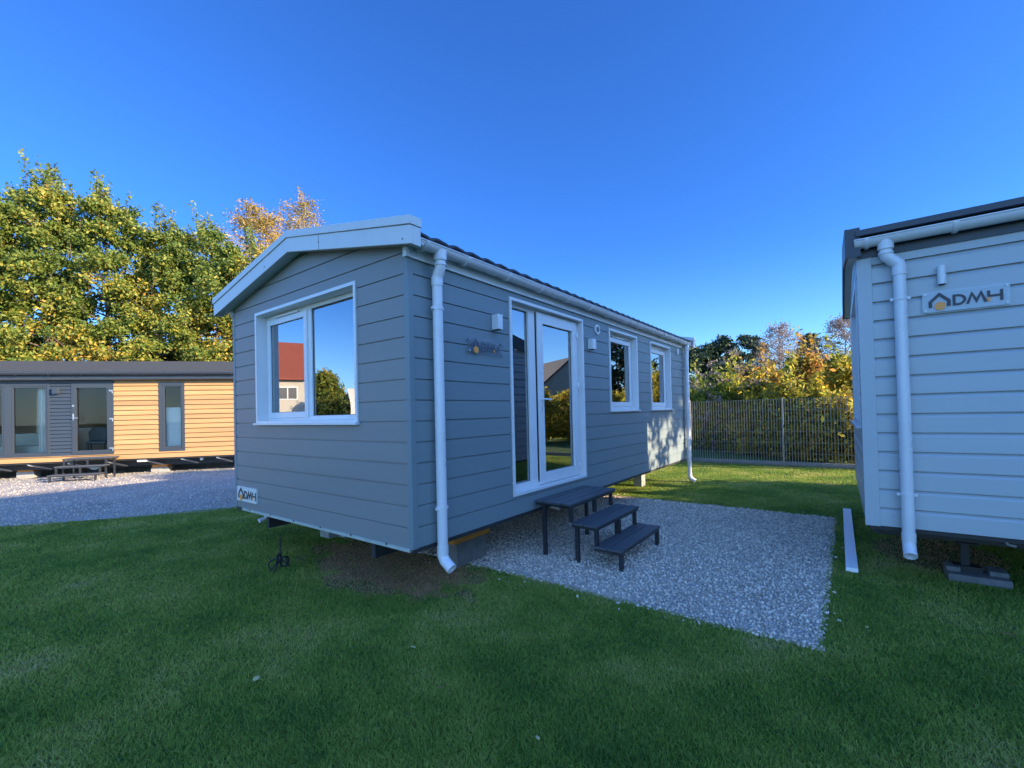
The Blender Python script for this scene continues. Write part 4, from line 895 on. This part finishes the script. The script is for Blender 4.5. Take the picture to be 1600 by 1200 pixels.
# far trees
make_tree('pine_tree', 'dark broad pine beside the far gutter end of the grey home', 'pine', (36.5, 7.2, 0), 7.2, 1.2, 2.6, dome, 30, 12000, .15, 'needle', sig=.26, nsub=5, group='dark pines beyond the hedge', long=2.2, flat_clump=.5)
make_tree('pine_tree', 'dark pine with rounded top, second from the grey home', 'pine', (38.0, 5.3, 0), 7.9, 1.5, 2.0, dome, 30, 10000, .15, 'needle', sig=.25, nsub=5, group='dark pines beyond the hedge', long=2.2, flat_clump=.5)
make_tree('pine_tree', 'dark open pine with bare orange stem between the branches', 'pine', (38.9, 3.4, 0), 8.1, 2.4, 1.8, dome, 22, 7000, .15, 'needle', sig=.22, nsub=5, group='dark pines beyond the hedge', long=2.2, flat_clump=.4)
make_tree('pine_tree', 'low dark pine filling the gap under the open pine', 'pine', (40.0, 4.6, 0), 5.4, .6, 2.4, dome, 24, 9000, .16, 'needle', sig=.26, nsub=5, group='dark pines beyond the hedge', long=2.2)
make_tree('spruce_tree', 'dark layered spruce between the two bare birches', 'spruce', (37.4, -.75, 0), 7.4, 1.0, 2.5, cone, 40, 7000, .13, 'needle', sig=.15, nsub=6, up=.12, group='dark pines beyond the hedge', long=2.4, flat_clump=.35)
make_tree('bare_birch', 'nearly leafless birch with fine grey twigs above the middle fence post', 'tree', (33.2, .75, 0), 7.7, 1.6, 1.75, egg, 50, 9000, .07, 'leaf_sparse', 'twig', sig=.2, nsub=9, twig_lv=3, trunk_r=.12, group='bare birches beyond the hedge')
make_tree('bare_birch', 'nearly leafless birch with orange tips beside the pale grey home', 'tree', (31.4, -2.9, 0), 7.5, 1.6, 1.9, egg, 50, 10000, .07, 'leaf_sparse', 'twig', sig=.2, nsub=9, twig_lv=3, trunk_r=.12, group='bare birches beyond the hedge')
make_tree('bare_birch', 'nearly leafless birch mostly hidden behind the pale grey home', 'tree', (31.4, -6.2, 0), 7.3, 1.6, 2.0, egg, 36, 2200, .075, 'leaf_sparse', 'twig', sig=.2, nsub=7, twig_lv=3, trunk_r=.06, group='bare birches beyond the hedge')
# low far belt of scrub closing the horizon
def scrub(name, x0, x1, y0, y1, h, n, lm, size):
    p = np.stack([x0+(x1-x0)*rng.random(n), y0+(y1-y0)*rng.random(n)], 1)
    top = h*(.55+.45*np.abs(np.sin(p[:, 0]*.7+p[:, 1]*.9)*np.cos(p[:, 1]*.37+p[:, 0]*.5)))
    o = leaves_mesh(name, np.concatenate([p, (top*rng.random(n)**.7)[:, None]], 1), size, lm, None); o['kind'] = 'stuff'; return o
scrub('far_scrub', 42, 48, -12, 40, 4.2, 16000, 'leaf_dark', .28)
scrub('far_scrub', -30, 20, 38, 46, 5.0, 22000, 'leaf_dark', .3)

# ------------------------------------------------------------------ out of frame: a house added to shade the lawn, neighbours that show in the glass
shade_house = thing('offscreen_house', 'large plain house added beyond the right edge to cast the shadow over the lawn', 'house', (0, 0, 0))
mw = MB().prism([(-30.0, 0), (-20.0, 0), (-20.0, 9.6), (-25, 13.6), (-30.0, 9.6)], 'x', -14, 10.2)
M['render_w'] = mat('cream render', (.55, .50, .42), .9, tint=(1.5, .06)); M['redtile'] = mat('red clay tile', (.30, .075, .045), .75, tint=(3, .15), bump=(14, .6, .03), stretch=(1, 1, 4)); M['greytile'] = mat('dark roof tile', (.05, .05, .055), .7, tint=(3, .15))
mw.build('wall', 'render_w', shade_house)
rf = MB()
for sg in (-1, 1):
    c = -25; rf.add([(-14.4, c, 13.7), (10.6, c, 13.7), (10.6, c+sg*5.5, 9.3), (-14.4, c+sg*5.5, 9.3), (-14.4, c, 13.85), (10.6, c, 13.85), (10.6, c+sg*5.5, 9.45), (-14.4, c+sg*5.5, 9.45)], [(0, 1, 2, 3), (7, 6, 5, 4), (0, 4, 5, 1), (1, 5, 6, 2), (2, 6, 7, 3), (3, 7, 4, 0)])
rf.build('roof', 'greytile', shade_house)
for xx in np.arange(-12, 9, 3.2):
    for zz in (1.0, 3.6, 6.0):
        w_ = MB(); frame_rect(w_, 'x', 0, xx, xx+1.2, zz, zz+1.3, .07, -20.0, -19.94); wo = w_.build('window', 'white', shade_house); MB().box(xx+.07, xx+1.13, -19.999, -19.97, zz+.07, zz+1.23).build('pane', 'black', wo)
def house(name, label, cx, cy, rz, wx, wy, he, hr, wall, roofm, wins):
    t = thing(name, label, 'house', (cx, cy, 0), rz)
    MB().prism([(-wy/2, 0), (wy/2, 0), (wy/2, he), (0, hr), (-wy/2, he)], 'x', -wx/2, wx/2).build('wall', wall, t)
    rf = MB(); dz = (hr-he)/(wy/2)*.5
    for sg in (-1, 1):
        rf.add([(-wx/2-.3, 0, hr+.05), (wx/2+.3, 0, hr+.05), (wx/2+.3, sg*(wy/2+.5), he-dz+.05), (-wx/2-.3, sg*(wy/2+.5), he-dz+.05), (-wx/2-.3, 0, hr+.2), (wx/2+.3, 0, hr+.2), (wx/2+.3, sg*(wy/2+.5), he-dz+.2), (-wx/2-.3, sg*(wy/2+.5), he-dz+.2)], [(0, 1, 2, 3), (7, 6, 5, 4), (0, 4, 5, 1), (1, 5, 6, 2), (2, 6, 7, 3), (3, 7, 4, 0)])
    rf.build('roof', roofm, t)
    for (xa, za, ww, hh) in wins:
        w_ = MB(); frame_rect(w_, 'x', 0, xa, xa+ww, za, za+hh, .09, -wy/2-.05, -wy/2+.02); w_.box(xa+ww/2-.04, xa+ww/2+.04, -wy/2-.048, -wy/2, za+.09, za+hh-.09); wo = w_.build('window', 'white', t); MB().box(xa+.09, xa+ww-.09, -wy/2-.02, -wy/2+.01, za+.09, za+hh-.09).build('pane', 'darktrim', wo)
    return t
ang = R(112.2); px, py = 0+40*math.cos(ang), 2+40*math.sin(ang)
house('offscreen_house', 'cream house with red tiled roof mirrored in the gable window of the grey home', px, py, ang-R(90), 8.0, 8, 5.2, 8.4, 'render_w', 'redtile', [(-3.2, 3.2, 1.5, 1.1), (-.9, 3.2, 1.5, 1.1), (1.9, 3.2, 1.5, 1.1), (-3.2, .9, 1.5, 1.2), (-.9, .9, 1.5, 1.2), (1.9, .9, 1.5, 1.2)])
house('offscreen_house', 'dark roofed house mirrored in the glazed door of the grey home', 33, -20, R(-60), 11, 8, 2.8, 6.0, 'render_w', 'greytile', [(-3, 1, 1.2, 1.2), (1, 1, 1.2, 1.2)])
for x, y, h, r0, lm, lab in ((-14.5, 20.5, 2.9, 1.9, 'leaf_dark', 'round dark bush mirrored in the right pane of the gable window, nearest the flag'), (-12.9, 22.6, 2.6, 1.5, 'leaf_dark', 'round dark bush mirrored in the right pane of the gable window, nearest the red roof'), (-17.0, 19.5, 3.2, 1.9, 'leaf_dark', 'round dark bush mirrored at the right edge of the gable window'), (-15.5, 28.0, 5.2, 1.2, 'leaf_mixed', 'slim yellow green tree mirrored beside the red roof in the gable window')):
    make_tree('garden_bush', lab, 'bush', (x, y, 0), h, .4, r0, dome, 26, 7000, .16, lm, 'twig', sig=.28, group='bushes mirrored in the gable window')
fl = thing('feather_flag', 'white and red feather flag mirrored in the gable window of the grey home', 'flag', (-10.2, 16.2, 0)); M['flagcloth'] = mat('white flag cloth', (.72, .68, .64), .7); M['flagred'] = mat('red flag cloth', (.55, .14, .08), .7)
MB().tube([(0, 0, 0), (0, 0, 3.1)], .02, 8).build('pole', 'steel', fl)
fc = MB(); zs = np.linspace(.5, 3.05, 14); fc.v = [(.03+.05*math.sin(z*2), -.03+.04*math.sin(z*3), z) for z in zs]+[(.4+.09*math.sin(z*2.2), .18+.05*math.sin(z*2.6), z) for z in zs]; fc.f = [(k, k+1, 14+k+1, 14+k) for k in range(13)]; fo = fc.build('banner', 'flagcloth', fl)
# trees at the right, outside the picture: they dapple the far end of the wall and show in the small windows
for x, y, h, b0, r0, n, lab in ((10.1, -14.5, 10.8, 7.5, 1.5, 7000, 'pine outside the picture that shades the far windows of the grey home'), (12.6, -16.5, 10.4, 7.9, 1.3, 900, 'thin pine outside the picture that dapples the far wall of the grey home'), (27, -9.5, 8.5, 2.0, 1.8, 7000, 'pine mirrored in the farthest small window'), (30, -12.5, 5.2, 1.0, 1.3, 3500, 'pine mirrored in the nearer small window')):
    make_tree('pine_tree', lab, 'pine', (x, y, 0), h, b0, r0, dome, 24, n, .16, 'needle', sig=.28, nsub=5, group='pines outside the picture', long=2.2, flat_clump=.5)
for x, y, h, r0, lab in ((8.2, -10.3, 3.8, 1.0, 'shrub added outside the picture to shade the grass, nearest the large house'), (9.4, -10.3, 3.8, 1.0, 'shrub added outside the picture to shade the grass, in the middle of its row'), (10.5, -10.4, 3.6, .9, 'shrub added outside the picture to shade the grass, at the far end of its row'), (17.8, -10.6, 3.0, 1.5, 'golden bush mirrored in the lower door glass'), (20.5, -10.0, 2.8, 1.5, 'golden bush mirrored in the nearer small window'), (23.5, -8.2, 2.8, 1.5, 'golden bush mirrored in the farther small window')):  # first three are unseen blockers added to keep sun off the grass
    make_tree('tall_shrub', lab, 'shrub', (x, y, 0), h, .3, r0, dome, 26, 8000, .11, 'leaf_hedge', 'twig', sig=.22, nsub=5, trunk_r=.035, group='shrubs outside the picture', long=1.8)

# ------------------------------------------------------------------ small things on the lawn
sk = MB(); sk.tube([(0, 0, 0), (.004, 0, .16), (0, .004, .34)], [.010, .009, .006], 8)
for a, r0, z0 in ((.3, .055, .03), (1.4, .045, .09), (2.6, .06, .02), (3.7, .04, .10), (5.0, .05, .05)):
    sk.tube([(math.cos(a)*r0*(1-math.cos(t)), math.sin(a)*r0*(1-math.cos(t)), z0+r0*(.55+math.sin(t))) for t in np.linspace(0, 5.4, 16)], .009, 6)
for a, q in ((3.9, .20), (3.5, .15), (5.4, .10)): sk.tube([(0, 0, .10), (math.cos(a)*q*.5, math.sin(a)*q*.5, .07), (math.cos(a)*q, math.sin(a)*q, .012)], .008, 6)
o = sk.build('ground_anchor', 'black', None, smooth=True); o.location = (-.09, 2.16, 0); tag(o, 'black twisted metal ground anchor stuck in the lawn before the gable', 'ground anchor')
M['dryleaf'] = mat('pale yellow leaf', (.50, .42, .20), .7); M['dryleaf2'] = mat('brown leaf', (.30, .15, .07), .7)
def fallen(x, y, rz, s, m, lab):
    s *= .75
    b = MB(); n = 6; pts = []
    for i in range(n+1):
        t = i/n; wd = .34*math.sin(math.pi*t**.8); pts.append((t-.5, wd, t))
    b.v = [(p[0]*s, p[1]*s, (.02+.16*p[1]*p[1]*4+.05*math.sin(p[2]*4))*s) for p in pts]+[(p[0]*s, -p[1]*s, (.02+.16*p[1]*p[1]*3)*s) for p in pts]+[(p[0]*s, 0, .01*s) for p in pts]
    for i in range(n): b.f += [(i, i+1, 2*(n+1)+i+1, 2*(n+1)+i), (n+1+i, n+1+i+1, 2*(n+1)+i+1, 2*(n+1)+i)]
    o = b.build('fallen_leaf', m); o.location = (x, y, .040); o.rotation_euler = (.15, -.1, rz); tag(o, lab, 'leaf', 'fallen leaves on the lawn')
for a in ((-1.261, .051, .4, .07, 'dryleaf', 'pale leaf lying on the open lawn at lower left'), (-.437, -.483, 1.8, .065, 'dryleaf', 'yellow leaf lying on the lawn in line with the near downpipe'), (-.658, -.991, 2.6, .05, 'dryleaf2', 'small brown leaf lying nearest to the camera'), (1.683, -3.085, .2, .04, 'dryleaf', 'pale leaf lying beside the near right corner of the gravel'), (2.086, -3.88, 1.1, .10, 'dryleaf2', 'brown leaf lying at the right edge before the pale grey home'), (10.363, -1.908, .7, .22, 'dryleaf2', 'brown leaf heap on the sunlit grass by the fence'), (-.666, -1.705, .9, .045, 'dryleaf', 'small yellow leaf lying on the foreground lawn below the steps'), (2.9, -3.6, 2.1, .07, 'dryleaf2', 'brown leaf lying between trim board and pale grey home')):
    fallen(*a)
